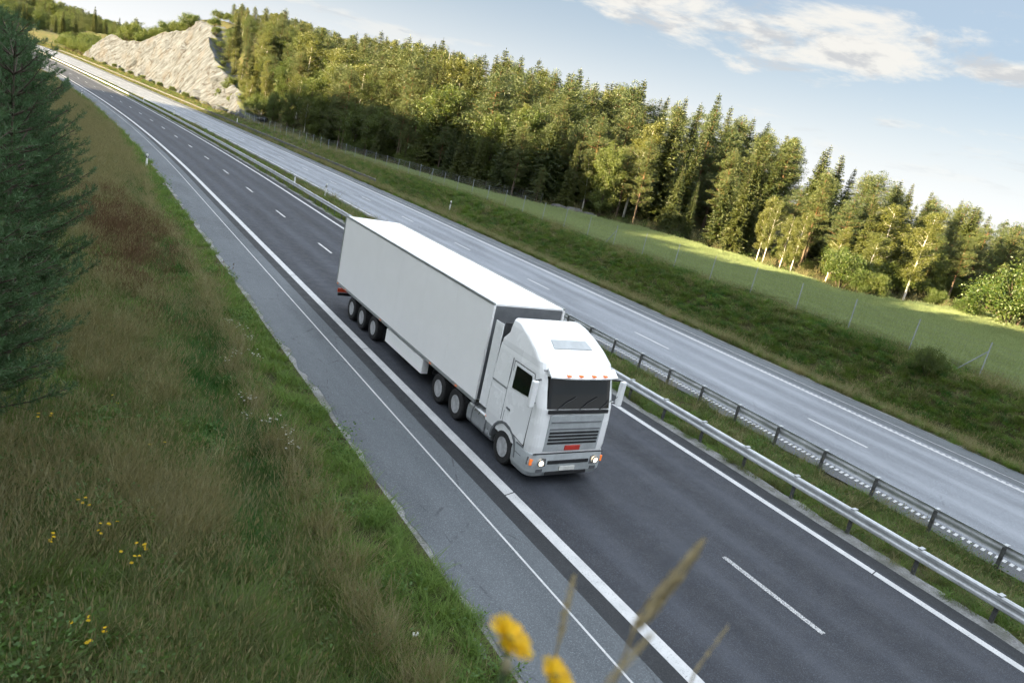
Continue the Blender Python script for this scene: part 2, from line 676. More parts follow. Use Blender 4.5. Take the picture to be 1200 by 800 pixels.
def gravel(name, cols):
    t = NT(name)
    v = t.pos()
    w = t.voro(v, 28)
    n = t.noise(v, 1.4, 5)
    c = t.ramp(w.outputs['Color'], [(0, cols[0]), (.5, cols[1]), (1, cols[2])])
    c = t.mix(t.math('MULTIPLY', t.rng(n, .4, .65), .6), c, (.05, .055, .03))
    return t.principled(c, .9, 0, t.bump(w.outputs['Distance'], .8, .03))


M['gravel'] = gravel('road edge gravel', ((.15, .155, .155), (.22, .225, .225), (.30, .30, .30)))


def soil():
    t = NT('grassy soil')
    v = t.pos()
    a = t.noise(v, .55, 6, .62)
    b = t.noise(v, 5.5, 6, .7)
    k = t.noise(t.map(v, (1, 1, 3)), 34, 4, .75)
    c = t.ramp(a, [(.30, (.030, .052, .014)), (.48, (.052, .062, .022)), (.62, (.085, .072, .036)), (.75, (.042, .064, .018))])
    c = t.mix(t.math('MULTIPLY', t.rng(b, .42, .62), .55), c, (.030, .026, .014))
    c = t.mix(t.math('MULTIPLY', t.rng(k, .45, .7), .55), c, (.12, .105, .055))
    return t.principled(c, .95, 0, t.bump(t.math('ADD', t.math('MULTIPLY', b, .5), t.math('MULTIPLY', k, .5)), .9, .12), spec=.1)


M['soil'] = soil()


def leafmat(name, c0, c1, c2, trans=.3, gloss=.05, rough=.5):
    """c0..c1 vary from tree to tree, towards c2 leaf by leaf"""
    t = NT(name)
    oi = t.n('ShaderNodeObjectInfo').outputs['Random']
    ri = t.n('ShaderNodeNewGeometry').outputs['Random Per Island']
    c = t.mix(oi, c0, c1)
    c = t.mix(t.rng(ri, .25, 1.0, 0, .65, False), c, c2)
    c = t.mix(t.rng(t.math('FRACT', t.math('MULTIPLY', ri, 7.3)), 0, 1, .0, .45, False), c, (.012, .018, .006))
    d = t.n('ShaderNodeBsdfDiffuse')
    t.l(c, d.inputs[0])
    tr = t.n('ShaderNodeBsdfTranslucent')
    t.l(t.mix(.5, c, (c2[0] * 1.2, c2[1] * 1.2, c2[2] * .7)), tr.inputs[0])
    mx = t.n('ShaderNodeMixShader')
    mx.inputs[0].default_value = trans
    t.l(d.outputs[0], mx.inputs[1])
    t.l(tr.outputs[0], mx.inputs[2])
    g = t.n('ShaderNodeBsdfGlossy')
    g.inputs['Roughness'].default_value = rough
    g.inputs['Color'].default_value = (.8, .85, .8, 1)
    m2 = t.n('ShaderNodeMixShader')
    m2.inputs[0].default_value = gloss
    t.l(mx.outputs[0], m2.inputs[1])
    t.l(g.outputs[0], m2.inputs[2])
    t.l(m2.outputs[0], t.out.inputs['Surface'])
    return t.m


M['spruce_leaf'] = leafmat('spruce needles', (.018, .046, .012), (.068, .086, .012), (.122, .126, .016), .2)
M['pine_leaf'] = leafmat('pine needles', (.036, .072, .026), (.080, .106, .024), (.142, .152, .030), .2)
M['birch_leaf'] = leafmat('birch leaves', (.090, .118, .018), (.130, .145, .022), (.175, .175, .030), .35)
M['broad_leaf'] = leafmat('broad leaves', (.044, .094, .010), (.092, .130, .014), (.130, .152, .020), .35)
M['near_pine'] = leafmat('near pine needles', (.042, .105, .040), (.054, .122, .046), (.105, .165, .074), .18, .03)
M['grass_dry'] = leafmat('dry grass', (.25, .228, .115), (.175, .166, .080), (.44, .395, .22), .3, .02)
M['grass_olive'] = leafmat('olive grass', (.078, .125, .032), (.122, .150, .046), (.195, .195, .080), .3, .02)
M['grass_green'] = leafmat('green grass', (.085, .180, .028), (.135, .22, .036), (.20, .28, .056), .35, .02)
M['grass_lush'] = leafmat('lush dark grass', (.028, .112, .017), (.040, .13, .022), (.062, .155, .030), .3, .02)
M['grass_red'] = leafmat('red brown seed heads', (.135, .078, .046), (.165, .095, .055), (.22, .15, .085), .2, .02)
M['weed'] = leafmat('weed leaves', (.065, .15, .026), (.090, .175, .034), (.13, .21, .05), .3, .03)
M['wheat'] = leafmat('green wheat', (.28, .375, .18), (.30, .39, .185), (.42, .46, .25), .42, .02)
M['yellow_petal'] = leafmat('yellow petals', (.85, .55, .01), (.85, .50, .01), (.85, .62, .02), .35, .02)
M['white_petal'] = leafmat('white petals', (.62, .62, .56), (.66, .66, .60), (.75, .75, .70), .3, .02)
M['stem'] = leafmat('flower stem', (.045, .075, .030), (.05, .08, .03), (.06, .09, .04), .1, .03)
M['bud'] = leafmat('pale bud', (.30, .27, .16), (.30, .27, .16), (.35, .32, .2), .2)
M['seed_head'] = leafmat('grass seed head', (.34, .27, .13), (.36, .29, .15), (.42, .34, .19), .35)


def bark(name, c0, c1, vert=1.0, band=None, upper=None):
    t = NT(name)
    v = t.obj()
    n = t.noise(t.map(v, (1, 1, .18 * vert)), 9, 5, .65)
    k = t.noise(t.map(v, (1, 1, 4)), 1.9, 4, .6)
    c = t.mix(t.rng(n, .35, .65), c0, c1)
    if upper:
        z = t.n('ShaderNodeSeparateXYZ')
        t.l(v, z.inputs[0])
        c = t.mix(t.rng(z.outputs[2], upper[1], upper[2]), c, t.mix(t.rng(n, .35, .65), tuple(q * .6 for q in upper[0]), upper[0]))
    if band:
        c = t.mix(t.rng(k, .60, .66), c, band)
    return t.principled(c, .85, 0, t.bump(n, .6, .03), spec=.2)


M['spruce_bark'] = bark('spruce bark', (.055, .042, .032), (.11, .085, .065))
M['pine_bark'] = bark('pine bark', (.07, .052, .040), (.15, .115, .085), upper=((.20, .105, .055), 4.0, 8.5))
M['birch_bark'] = bark('birch bark', (.50, .48, .44), (.72, .70, .66), band=(.05, .045, .04))
M['twig_bark'] = bark('twig bark', (.05, .04, .03), (.10, .08, .06))


# ------------------------------------------------------------------ ground sheet
def build_ground():
    xs = np.unique(np.concatenate([
        np.array([-2500, -1600, -1000, -700, -500, -380, -300, -240, -200, -160, -130, -105, -85, -70, -58, -48, -40, -34, -28, -24, -20, -17, -14.5]),
        np.arange(-12, 6.0, .5), [6.2, 6.5, 6.74, 6.78, 12, 19.2, 19.26], np.arange(19.5, 22.9, .35), [22.98, 23.05, 28, 34.8, 34.87], np.arange(35.2, 44, .45),
        np.arange(44, 62, 1.5), np.arange(62, 130, 4), [135, 145, 160, 180, 210, 250, 300, 370, 460, 600, 800, 1100, 1600, 2500]]))
    ys = np.unique(np.concatenate([np.array([-2000, -1200, -700, -400, -250, -160, -110, -80, -60, -45, -35, -28, -22, -17, -13, -10, -7.5, -5, -3, -1.5]),
                                   np.arange(-.5, 3, .25), np.arange(3, 50, .6), np.arange(50, 130, 1.2), np.arange(130, 420, 3.0), np.arange(420, 900, 12),
                                   np.arange(900, 1800, 40), [1900, 2200, 2700, 3500, 4500]]))
    Yg, Xg = np.meshgrid(ys, xs, indexing='ij')
    Yc = np.minimum(Yg, 900)
    Xw = Xg + np.where(np.abs(Xg) < 400, dxr(Yc), dxr(Yc) * np.clip(1 - (np.abs(Xg) - 400) / 600, 0, 1))
    Z = ground(Xw, Yg)
    V = np.stack([Xw, Yg, Z], -1).reshape(-1, 3)
    nx, ny = len(xs), len(ys)
    i = np.arange((ny - 1) * (nx - 1))
    r, c = i // (nx - 1), i % (nx - 1)
    a = r * nx + c
    F = np.stack([a, a + 1, a + nx + 1, a + nx], 1)
    o = link('ground', mesh_np('ground', V, F, M['soil'], True))
    tag(o, 'grassy ground of verges, banks, field and wooded hills around the motorway', 'ground', kind='structure')


build_ground()


# ------------------------------------------------------------------ roads
def road_ys(y0, y1):
    ys = [y0]
    while ys[-1] < y1 - 1e-6:
        y = ys[-1]
        ys.append(min(y1, y + (2.0 if y < 130 else 4.0)))
    return np.array(ys)


def strip(name, x0, x1, y0, y1, z, mat, parent=None, wob0=0.0, wob1=0.0, nx=None, ys=None):
    ys = road_ys(y0, y1) if ys is None else ys
    if wob0 or wob1:
        ys = np.unique(np.concatenate([np.arange(max(y0, -2), min(y1, 90), .22), ys[(ys < -2) | (ys > 90)]]))
    cols = nx or 2
    X = np.zeros((len(ys), cols))
    for k in range(cols):
        X[:, k] = x0 + (x1 - x0) * k / (cols - 1)
    if wob0:
        X[:, 0] += wob0 * (.55 * vnoise(ys, ys * 0, 1.9, 11) + .45 * vnoise(ys, ys * 0, .5, 12))
    if wob1:
        X[:, -1] += wob1 * (.55 * vnoise(ys, ys * 0, 1.9, 13) + .45 * vnoise(ys, ys * 0, .5, 14))
    xr = X.copy()
    W = X + dxr(ys)[:, None]
    V = np.stack([W, np.repeat(ys[:, None], cols, 1), np.repeat((zr(ys) + z)[:, None], cols, 1)], -1).reshape(-1, 3)
    i = np.arange((len(ys) - 1) * (cols - 1))
    r, c = i // (cols - 1), i % (cols - 1)
    a = r * cols + c
    F = np.stack([a, a + 1, a + cols + 1, a + cols], 1)
    me = mesh_np(name, V, F, mat, True)
    at = me.attributes.new('xr', 'FLOAT', 'POINT')
    at.data.foreach_set('value', xr.ravel().astype(np.float32))
    return link(name, me, parent)


RY0, RY1 = -160.0, 640.0
left_road = tag(strip('left_road', 10.05, 18.45, RY0, RY1, 0.0, M['asphalt_dark']), 'dark asphalt lanes of the near carriageway under the white lorry', 'road', kind='structure')
strip('hard_shoulder', 6.95, 9.37, RY0, RY1, 0.0, M['asphalt_shoulder'], left_road, wob0=.22)
strip('asphalt_strip', 9.37, 10.05, RY0, RY1, 0.0, M['asphalt_strip'], left_road)
strip('asphalt_strip', 18.45, 18.95, RY0, RY1, 0.0, M['asphalt_strip'], left_road, wob1=.06)
strip('gravel_edge', 6.55, 7.25, RY0, RY1, -0.012, M['gravel'], left_road, wob0=.25)
strip('gravel_edge', 18.8, 19.45, RY0, RY1, -0.02, M['gravel'], left_road, wob1=.3)
right_road = tag(strip('right_road', 24.1, 32.6, RY0, RY1, 0.0, M['asphalt_pale']), 'pale grey asphalt lanes of the far carriageway', 'road', kind='structure')
strip('hard_shoulder', 32.6, 34.65, RY0, RY1, 0.0, M['asphalt_shoulder'], right_road, wob1=.18)
strip('asphalt_strip', 23.2, 24.1, RY0, RY1, 0.0, M['asphalt_median'], right_road, wob0=.18)
strip('gravel_edge', 34.4, 35.0, RY0, RY1, -0.014, M['gravel'], right_road, wob1=.3)

PZ = 0.005


def mark(parent, name, xc, w, y0, y1, mat='paint', skew=0.0):
    ys = road_ys(y0, y1)
    V = []
    for j, y in enumerate(ys):
        s = skew if 0 < j < len(ys) - 1 else 0
        for q in (-1, 1):
            yy = y + (skew * q if j in (0, len(ys) - 1) else 0)
            V.append((xc + q * w / 2 + float(dxr(yy)), yy, float(zr(yy)) + PZ))
    F = [(2 * k, 2 * k + 1, 2 * k + 3, 2 * k + 2) for k in range(len(ys) - 1)]
    return link(name, mesh_np(name, V, np.array(F), M[mat]), parent)


for k in range(-2, 16):
    a = 13.35 + 11.2 * (k - 1)
    mark(left_road, 'edge_line', 10.02, .33, a, a + 11.16, skew=.05)
mark(left_road, 'edge_line', 10.02, .33, 13.35 + 11.2 * 15, 600)
for k in range(-2, 14):
    a = 7.95 + 12.0 * (k - 1)
    mark(left_road, 'edge_line', 18.2, .24, a, a + 11.965, skew=.03)
mark(left_road, 'edge_line', 18.2, .24, 7.95 + 12 * 13, 600)
mark(left_road, 'shoulder_line', 8.77, .055, -60, 600)
for k in range(-1, 34):
    mark(left_road, 'lane_dash', 14.15, .15, 8.11 + 12 * k - 1.45, 8.11 + 12 * k + 1.45, 'paint_worn' if k < 3 else 'paint')
for k in range(-1, 34):
    mark(right_road, 'lane_dash', 28.1, .15, 15.72 + 12 * k - 1.45, 15.72 + 12 * k + 1.45)
mark(right_road, 'edge_line', 32.15, .17, -60, 600)
mark(right_road, 'shoulder_line', 33.35, .05, -60, 600)
mark(right_road, 'edge_line', 23.92, .26, 62, 600)


def rumble(xc, w, y0, y1, per, ln, sk=0.0):
    V, F = [], []
    y = y0
    while y < y1:
        b = len(V)
        for (q, e) in ((-1, 0), (1, 0), (1, ln), (-1, ln)):
            yy = y + e + q * sk
            V.append((xc + q * w / 2 + float(dxr(yy)), yy, float(zr(yy)) + PZ))
        F.append((b, b + 1, b + 2, b + 3))
        y += per
    o = link('rumble_line', mesh_np('rumble_line', V, np.array(F), M['paint']), right_road)
    o['kind'] = 'stuff'


rumble(23.92, .26, -6, 62, .205, .105, .02)
rumble(32.30, .13, -6, 110, .27, .14)

# ------------------------------------------------------------------ guard rails
RAIL_OUT = [(0, .76), (.10, .765), (.135, .735), (.135, .67), (.10, .63), (.10, .57), (.135, .53), (.135, .465), (.10, .435), (0, .44)]
RAIL_IN = [(0, .452), (.095, .449), (.122, .47), (.122, .525), (.087, .565), (.087, .635), (.122, .675), (.122, .728), (.095, .751), (0, .748)]


SHEET = [(.02, .765), (.09, .725), (.09, .665), (.03, .625), (.03, .575), (.09, .535), (.09, .475), (.02, .435)]
SHEET = SHEET + [(a + .012, b) for a, b in SHEET[::-1]]


def guard_rail(xr, y0, y1, face, label, rail_mat='galv', seg=8.0, detail_to=150.0, sheet=False):
    g = empty('guard_rail', (xr + float(dxr(y0)), y0, float(zr(y0))))
    tag(g, label, 'guard rail')
    ox, oy, oz = g.location
    post = MB().box(-.03, .03, -.05, .05, -.35, .72).mesh('post', M['galv_dark'])
    brk = MB().box(-.045, .17, -.055, .055, .767, .792).mesh('bracket', M['galv'])
    if face < 0:
        for v in brk.vertices:
            v.co.x *= -1
        brk.flip_normals()
    y = y0
    prof = SHEET if sheet else RAIL_OUT + RAIL_IN
    far = MB()
    while y < y1 - .5:
        e = min(y + seg, y1)
        rings = []
        for yy in np.linspace(y, e, 3):
            drop = 0.0
            rings.append([(xr + face * (a + .03) + float(dxr(yy)) - ox, yy - oy, b + float(zr(yy)) - oz - drop) for a, b in prof])
        mb = MB().loft(rings)
        mb.build('rail', M[rail_mat], g)
        y = e + .004
    y = y0 + .6
    while y < y1 - .3:
        p = (xr + float(dxr(y)) - ox, y - oy, float(zr(y)) - oz)
        if y < detail_to:
            o = link('post', post, g, p)
            o.rotation_euler = (random.uniform(-.03, .03), random.uniform(-.03, .03), 0)
            link('bracket', brk, g, p)
        else:
            far.box(p[0] - .03, p[0] + .03, p[1] - .05, p[1] + .05, p[2] - .3, p[2] + .76)
        y += 2.0
    if far.V:
        far.build('far_posts', M['galv_dark'], g)['kind'] = 'stuff'
    return g


guard_rail(19.52, 1.0, 430.0, -1, 'long galvanised guard rail between lorry lanes and grass median')
guard_rail(22.95, 2.4, 34.4, 1, 'shorter guard rail seen from behind, along far carriageway median edge', sheet=True)
guard_rail(36.2, 94.0, 380.0, -1, 'far guard rail on the right verge running towards the rock face', rail_mat='galv_dark', detail_to=170, sheet=True)


# ------------------------------------------------------------------ delineator posts
def delineator(xr, y, h, label, band=True, tilt=(0, 0)):
    x = xr + float(dxr(y))
    g = empty('delineator_post', (x, y, gz(x, y) - .02))
    tag(g, label, 'marker post', 'white delineator posts beside the carriageways')
    g.rotation_euler = (tilt[0], tilt[1], 0)
    prof = [(.085 * math.cos(a), .055 * math.sin(a)) for a in np.linspace(0, 2 * math.pi, 11)[:-1]]

    def seg(z0, z1, k, name, mat):
        MB().loft([[(px * k, py * k, z0) for px, py in prof], [(px * k, py * k, z1) for px, py in prof]]).build(name, M[mat], g, smooth_shade=False)
    if band:
        seg(-.1, h * .70, 1.0, 'post', 'white_post')
        seg(h * .70, h * .86, 1.03, 'black_band', 'black_band')
        seg(h * .86, h, 1.0, 'cap', 'white_post')
        MB().box(-.025, .025, -.062, -.048, h * .73, h * .83).build('reflector', M['reflector'], g)
    else:
        seg(-.1, h, 1.0, 'post', 'white_post')
        MB().box(-.025, .025, -.062, -.048, h * .8, h * .93).build('reflector', M['reflector'], g)
    return g


delineator(6.05, 72.7, 1.25, 'white post with black band on the grass by the near shoulder', tilt=(0, .02))
delineator(6.3, 168.5, 1.2, 'tiny far white post on the left verge below the pines')
delineator(22.6, 72.9, 1.35, 'white black-banded post in the median beside the far carriageway', tilt=(.02, .03))
delineator(20.2, 76.0, 1.2, 'plain white post just behind the median guard rail', band=False)
delineator(37.3, 73.4, 1.35, 'white post standing alone on the grass of the right verge', tilt=(0, .03))
delineator(22.9, 169.0, 1.2, 'small dark-topped post in the far median near the rock')
delineator(20.4, 188.0, 1.2, 'farthest small white post in the median', band=False)
delineator(37.6, 177.0, 1.2, 'small white post on right verge below the rock face', band=False)


# ------------------------------------------------------------------ wildlife fences
def fence(pts, label, hgt=2.0, struts=(), spacing=4.0, wires=9, mat='fence_post'):
    pts = np.array(pts, float)
    L = np.concatenate([[0], np.cumsum(np.hypot(*np.diff(pts, axis=0).T))])
    s = np.arange(0, L[-1], spacing)
    X, Y = np.interp(s, L, pts[:, 0]), np.interp(s, L, pts[:, 1])
    Z = ground(X, Y)
    g = empty('wire_fence', (X[0], Y[0], Z[0]))
    tag(g, label, 'fence')
    o0 = Vector(g.location)
    pm = MB().tube([(0, 0, -.3), (0, 0, hgt + .05)], .030, 7).mesh('post', M[mat])
    for i in range(len(s)):
        p = Vector((X[i], Y[i], Z[i])) - o0
        o = link('post', pm, g, p)
        o.rotation_euler = (random.uniform(-.03, .03), random.uniform(-.03, .03), 0)
        if i in struts:
            dv = Vector((X[i - 1] - X[i], Y[i - 1] - Y[i], 0)).normalized() * -1.35
            dv2 = Vector((X[min(i + 1, len(s) - 1)] - X[i], Y[min(i + 1, len(s) - 1)] - Y[i], 0)).normalized() * 1.35
            MB().tube([p + Vector((0, 0, hgt * .78)), p + dv2 + Vector((0, 0, -.1))], .03, 6).build('strut', M[mat], g)
    w = MB()
    hs = [.08, .2, .34, .5, .7, .92, 1.18, 1.46, 1.74, hgt - .03][:wires + 1]
    for h in hs:
        w.tube([Vector((X[i], Y[i], Z[i] + h)) - o0 for i in range(len(s))], .0045, 3, cap=False)
    for i in range(len(s) - 1):
        for f in np.arange(0, 1, .30 / spacing):
            a = Vector((X[i], Y[i], Z[i])).lerp(Vector((X[i + 1], Y[i + 1], Z[i + 1])), f) - o0
            w.tube([a + Vector((0, 0, .06)), a + Vector((0, 0, hgt - .03))], .003, 3, cap=False)
    w.build('wire_mesh', M['wire'], g)['kind'] = 'stuff'


fence([(41.6, 8.9), (41.7, 60), (41.6, 100), (40.9 + float(dxr(128)), 128), (41.4 + float(dxr(185)), 185)],
      'wire fence with steel posts between grass bank and green crop field', struts=(2, 10, 20))
fence([(57.0, 84.5), (52.0, 96), (47.5, 116), (44.0, 140)], 'dark wire fence along the foot of the wood behind the field', spacing=3.4, hgt=1.8, mat='galv_dark')


# ------------------------------------------------------------------ the lorry: tractor and semi-trailer
def rrect(hw, y0, y1, z, rf=.22, rb=.06, n=5):
    """horizontal outline with rounded front and rear corners (front = y0)"""
    P = []
    for cx, cy, r, a0 in ((hw - rf, y0 + rf, rf, -90), (hw - rb, y1 - rb, rb, 0), (-(hw - rb), y1 - rb, rb, 90), (-(hw - rf), y0 + rf, rf, 180)):
        for k in range(n + 1):
            a = math.radians(a0 + 90 * k / n)
            P.append((cx + r * math.cos(a), cy + r * math.sin(a), z))
    return P


def wheel_mesh(r=.485, w=.32):
    tyre = MB().lathe([(r * .60, -w / 2), (r * .93, -w / 2), (r * .985, -w / 2 + .03), (r, -w / 2 + .06), (r, w / 2 - .06), (r * .985, w / 2 - .03), (r * .93, w / 2), (r * .60, w / 2)], (0, 0, 0), caps=False)
    for k in range(36):                                           # tread blocks
        a = 2 * math.pi * k / 36
        c, s = math.cos(a), math.sin(a)
        for t0, t1 in ((-w / 2 + .03, -.03), (.03, w / 2 - .03)):
            V = []
            for (t, da, rr) in ((t0, -.05, r - .01), (t1, -.05, r - .01), (t1, .05, r - .01), (t0, .05, r - .01), (t0, -.05, r + .012), (t1, -.05, r + .012), (t1, .05, r + .012), (t0, .05, r + .012)):
                V.append((t, rr * math.cos(a + da), rr * math.sin(a + da)))
            tyre.add(V, [(4, 5, 6, 7), (0, 1, 5, 4), (1, 2, 6, 5), (2, 3, 7, 6), (3, 0, 4, 7)])
    rim = MB().lathe([(r * .60, -w / 2 + .01), (r * .56, -w / 2 + .03), (r * .50, -w / 2 + .10), (r * .30, -w / 2 + .11), (r * .26, -w / 2 + .05), (r * .16, -w / 2 + .02), (r * .0001, -w / 2 + .02)], (0, 0, 0))
    rim.lathe([(r * .60, w / 2 - .01), (r * .3, w / 2 - .06), (.001, w / 2 - .06)], (0, 0, 0))
    for k in range(10):
        a = 2 * math.pi * k / 10
        rim.tube([(-w / 2 + .06, r * .40 * math.cos(a), r * .40 * math.sin(a)), (-w / 2 + .11, r * .40 * math.cos(a), r * .40 * math.sin(a))], .018, 6)
    holes = MB()
    for k in range(8):
        a = 2 * math.pi * (k + .5) / 8
        holes.tube([(-w / 2 + .055, r * .47 * math.cos(a), r * .47 * math.sin(a)), (-w / 2 + .09, r * .47 * math.cos(a), r * .47 * math.sin(a))], .036, 8)
    return tyre.mesh('tyre', M['rubber']), rim.mesh('rim', M['rim']), holes.mesh('hand_holes', M['chassis'])


TY, RI, RH = wheel_mesh()


def wheel(parent, x, y, z=.495, flip=False):
    w = link('wheel', TY, parent, (x, y, z))
    r = link('rim', RI, w)
    link('hand_holes', RH, w)['kind'] = 'stuff'
    if flip:
        w.rotation_euler = (0, 0, math.pi)
    return w


def build_truck():
    T = empty('tractor_unit', (11.9, 13.62, 0.0))
    tag(T, 'white cab-over lorry tractor with dark windscreen and lit headlamps', 'lorry')
    # cab shell
    lev = [(.80, .03, 1.25, .24), (1.15, .0, 1.28, .24), (1.75, .015, 1.285, .24), (2.22, .05, 1.285, .25), (2.30, .07, 1.28, .25), (3.08, .30, 1.245, .26), (3.22, .36, 1.23, .26)]
    MB().loft([rrect(hw, y0, 2.62, z, rf) for z, y0, hw, rf in lev]).build('cab', M['cab_white'], T, bevel=.012, smooth_shade=False)
    # front bumper and lower corners, clear of the wheel arch
    MB().loft([rrect(1.235, .05, .86, .26, .26), rrect(1.29, -.03, .90, .42, .28), rrect(1.30, -.05, .92, .70, .28), rrect(1.285, -.02, .92, .94, .27)]).build('bumper', M['bumper_grey'], T, bevel=.02)
    # arches over the front wheels
    for s in (-1, 1):
        a = MB()
        ring = []
        for k in range(11):
            t = math.pi * k / 10
            ring.append((1.40 - .66 * math.cos(t), .52 + .64 * math.sin(t)))
        a.loft([[(s * 1.10, y, z), (s * 1.30, y, z), (s * 1.30, 1.40 + (y - 1.40) * 1.10, .52 + (z - .52) * 1.12), (s * 1.10, 1.40 + (y - 1.40) * 1.10, .52 + (z - .52) * 1.12)] for y, z in ring])
        a.build('wheel_arch', M['grey_plastic'], T)
    # roof air deflector
    dl = [(3.20, .34, 1.235, .28), (3.36, .42, 1.23, .30), (3.60, .78, 1.20, .32), (3.82, 1.26, 1.17, .34), (3.97, 1.70, 1.13, .34), (4.03, 2.0, 1.06, .20)]
    MB().loft([rrect(hw, y0, 2.58 - .22 * (z > 3.5), z, rf) for z, y0, hw, rf in dl]).build('roof_deflector', M['cab_white'], T, bevel=.03, seg=3, smooth_shade=False)
    # recessed grey panel on the slope of the deflector
    MB().add([(-.66, .86, 3.665), (.66, .86, 3.665), (.60, 1.18, 3.812), (-.60, 1.18, 3.812), (-.66, .875, 3.61), (.66, .875, 3.61), (.60, 1.195, 3.757), (-.60, 1.195, 3.757)],
             [(0, 1, 2, 3), (4, 7, 6, 5), (0, 4, 5, 1), (1, 5, 6, 2), (2, 6, 7, 3), (3, 7, 4, 0)]).build('roof_hatch', M['bumper_grey'], T, bevel=.01)
    # sun visor with four orange lamps
    vz = MB()
    rings = []
    for x in np.linspace(-1.14, 1.14, 9):
        c = .10 * (abs(x) / 1.14) ** 3
        rings.append([(x, .20 + c, 3.30), (x, -.03 + c, 3.13), (x, -.015 + c, 3.09), (x, .24 + c, 3.24)])
    vz.loft(rings)
    V = vz.build('sun_visor', M['cab_white'], T, bevel=.008)
    for x in (-.62, -.22, .22, .62):
        MB().box(x - .055, x + .055, -.04 + .005, .06, 3.175, 3.215).build('marker_lamp', M['orange_lamp'], V, bevel=.01)
    # windscreen and its wipers
    ws = MB()
    rings = []
    for z, y0, hw, rf in ((2.24, .045, 1.21, .25), (2.62, .148, 1.20, .25), (3.06, .277, 1.19, .25)):
        pts = []
        for k in range(4):
            a = math.radians(205 + 65 * k / 3)
            pts.append((-(hw - rf) + rf * math.cos(a), y0 + rf + rf * math.sin(a), z))
        for k in range(4):
            a = math.radians(270 + 65 * k / 3)
            pts.append(((hw - rf) + rf * math.cos(a), y0 + rf + rf * math.sin(a), z))
        rings.append([(x, y - .012, zz) for x, y, zz in pts] + [(x * .99, y + .03, zz) for x, y, zz in pts[::-1]])
    W = ws.loft(rings).build('windscreen', M['glass'], T)
    for x in (-.75, .0, .7):
        MB().tube([(x, .02, 2.22), (x + .30, .05, 2.42), (x + .62, .085, 2.56)], .012, 5).build('wiper', M['black_plastic'], W)
    MB().box(-1.02, 1.02, -.016, .04, 2.115, 2.215).build('cowl', M['black_plastic'], T, bevel=.01)
    # grille: dark recess, slats, badge, plate
    gr = MB().box(-.92, .92, -.012, .03, 1.02, 2.08).build('grille', M['bumper_grey'], T, bevel=.02)
    for z in (1.24, 1.34, 1.44, 1.54):
        MB().box(-.84, .84, -.03, -.005, z, z + .055).build('slat', M['black_plastic'], gr)
    MB().box(-.85, .85, -.030, -.008, 1.66, 1.69).build('slat', M['grey_plastic'], gr)
    MB().box(-.85, .85, -.030, -.008, 1.86, 1.89).build('slat', M['grey_plastic'], gr)
    MB().box(-.22, .30, -.045, -.006, 1.045, 1.185).build('badge', M['red'], gr, bevel=.01)
    MB().box(-1.20, 1.20, -.024, .02, .945, .962).build('panel_gap', M['black_plastic'], T)
    MB().box(-1.23, 1.23, .325, .36, 3.205, 3.222).build('roof_gap', M['grey_plastic'], T)
    MB().box(-.26, .26, -.075, -.04, .46, .57).build('number_plate', M['plate'], T)
    MB().box(-.70, .70, -.062, -.03, .33, .42).build('air_intake', M['black_plastic'], T)
    MB().box(-.70, .70, -.066, -.03, .66, .76).build('air_intake', M['black_plastic'], T)
    for s in (-1, 1):
        h = MB().add([(s * x, y, z) for x, y, z in ((.76, -.058, .60), (1.12, -.022, .58), (1.285, .12, .62), (1.285, .12, .84), (1.10, -.012, .88), (.76, -.05, .82),
                                                     (.76, .02, .60), (1.12, .06, .58), (1.20, .20, .62), (1.20, .20, .84), (1.10, .06, .88), (.76, .02, .82))],
                     [(0, 1, 4, 5), (1, 2, 3, 4), (6, 11, 10, 7), (7, 10, 9, 8), (0, 6, 7, 1), (1, 7, 8, 2), (2, 8, 9, 3), (3, 9, 10, 4), (4, 10, 11, 5), (5, 11, 6, 0)]).build('headlamp', M['lamp_glass'], T)
        MB().lathe([(.001, -.015), (.055, -.015), (.075, .0), (.075, .03), (.001, .03)], (0, 0, 0), 'x', 14)
        lens = MB()
        lens.lathe([(.001, .01), (.05, .006), (.068, -.004), (.068, .035), (.001, .035)], (0, 0, 0), 'z', 16)
        lo = lens.build('lens', M['head_lamp'], h)
        lo.rotation_euler = (math.radians(90), 0, math.radians(6 * s))
        lo.location = (s * .93, -.066, .72)
        ri = MB().lathe([(.070, -.002), (.098, .012), (.104, .006), (.104, .04), (.070, .04)], (0, 0, 0), 'z', 18, caps=False).build('lamp_ring', M['alu'], h)
        ri.rotation_euler, ri.location = lo.rotation_euler, lo.location
        MB().box(min(s * 1.12, s * 1.24), max(s * 1.12, s * 1.24), -.0, .05, .63, .80).build('turn_lamp', M['orange_lamp'], h)
        MB().box(min(s * .82, s * 1.02), max(s * .82, s * 1.02), -.058, -.02, .43, .52).build('fog_lamp', M['lamp_glass'], T)
        # doors, windows, handles, steps
        d = MB()
        prof = [(.42, 1.02), (1.62, 1.18), (1.66, 2.98), (.66, 2.98), (.40, 2.36)]
        d.loft([[(s * (1.296 if z < 2.3 else 1.296 - (z - 2.28) * .046), y, z) for y, z in prof], [(s * 1.24, y, z) for y, z in prof]])
        cy, cz = 1.03, 2.0
        sp = [(cy + (y - cy) * 1.035, cz + (z - cz) * 1.022) for y, z in prof]
        MB().loft([[(s * (1.2895 if z < 2.3 else 1.2895 - (z - 2.28) * .046), y, z) for y, z in sp], [(s * 1.23, y, z) for y, z in sp]]).build('door_seal', M['black_plastic'], T)
        dr = d.build('door', M['cab_white'], T, bevel=.012)
        MB().loft([[(s * (1.303 - (z - 2.28) * .046 if z > 2.3 else 1.303), y, z) for y, z in ((.50, 2.34), (1.50, 2.26), (1.52, 2.90), (.73, 2.90))],
                   [(s * 1.27, y, z) for y, z in ((.50, 2.34), (1.50, 2.26), (1.52, 2.90), (.73, 2.90))]]).build('window', M['glass'], dr)
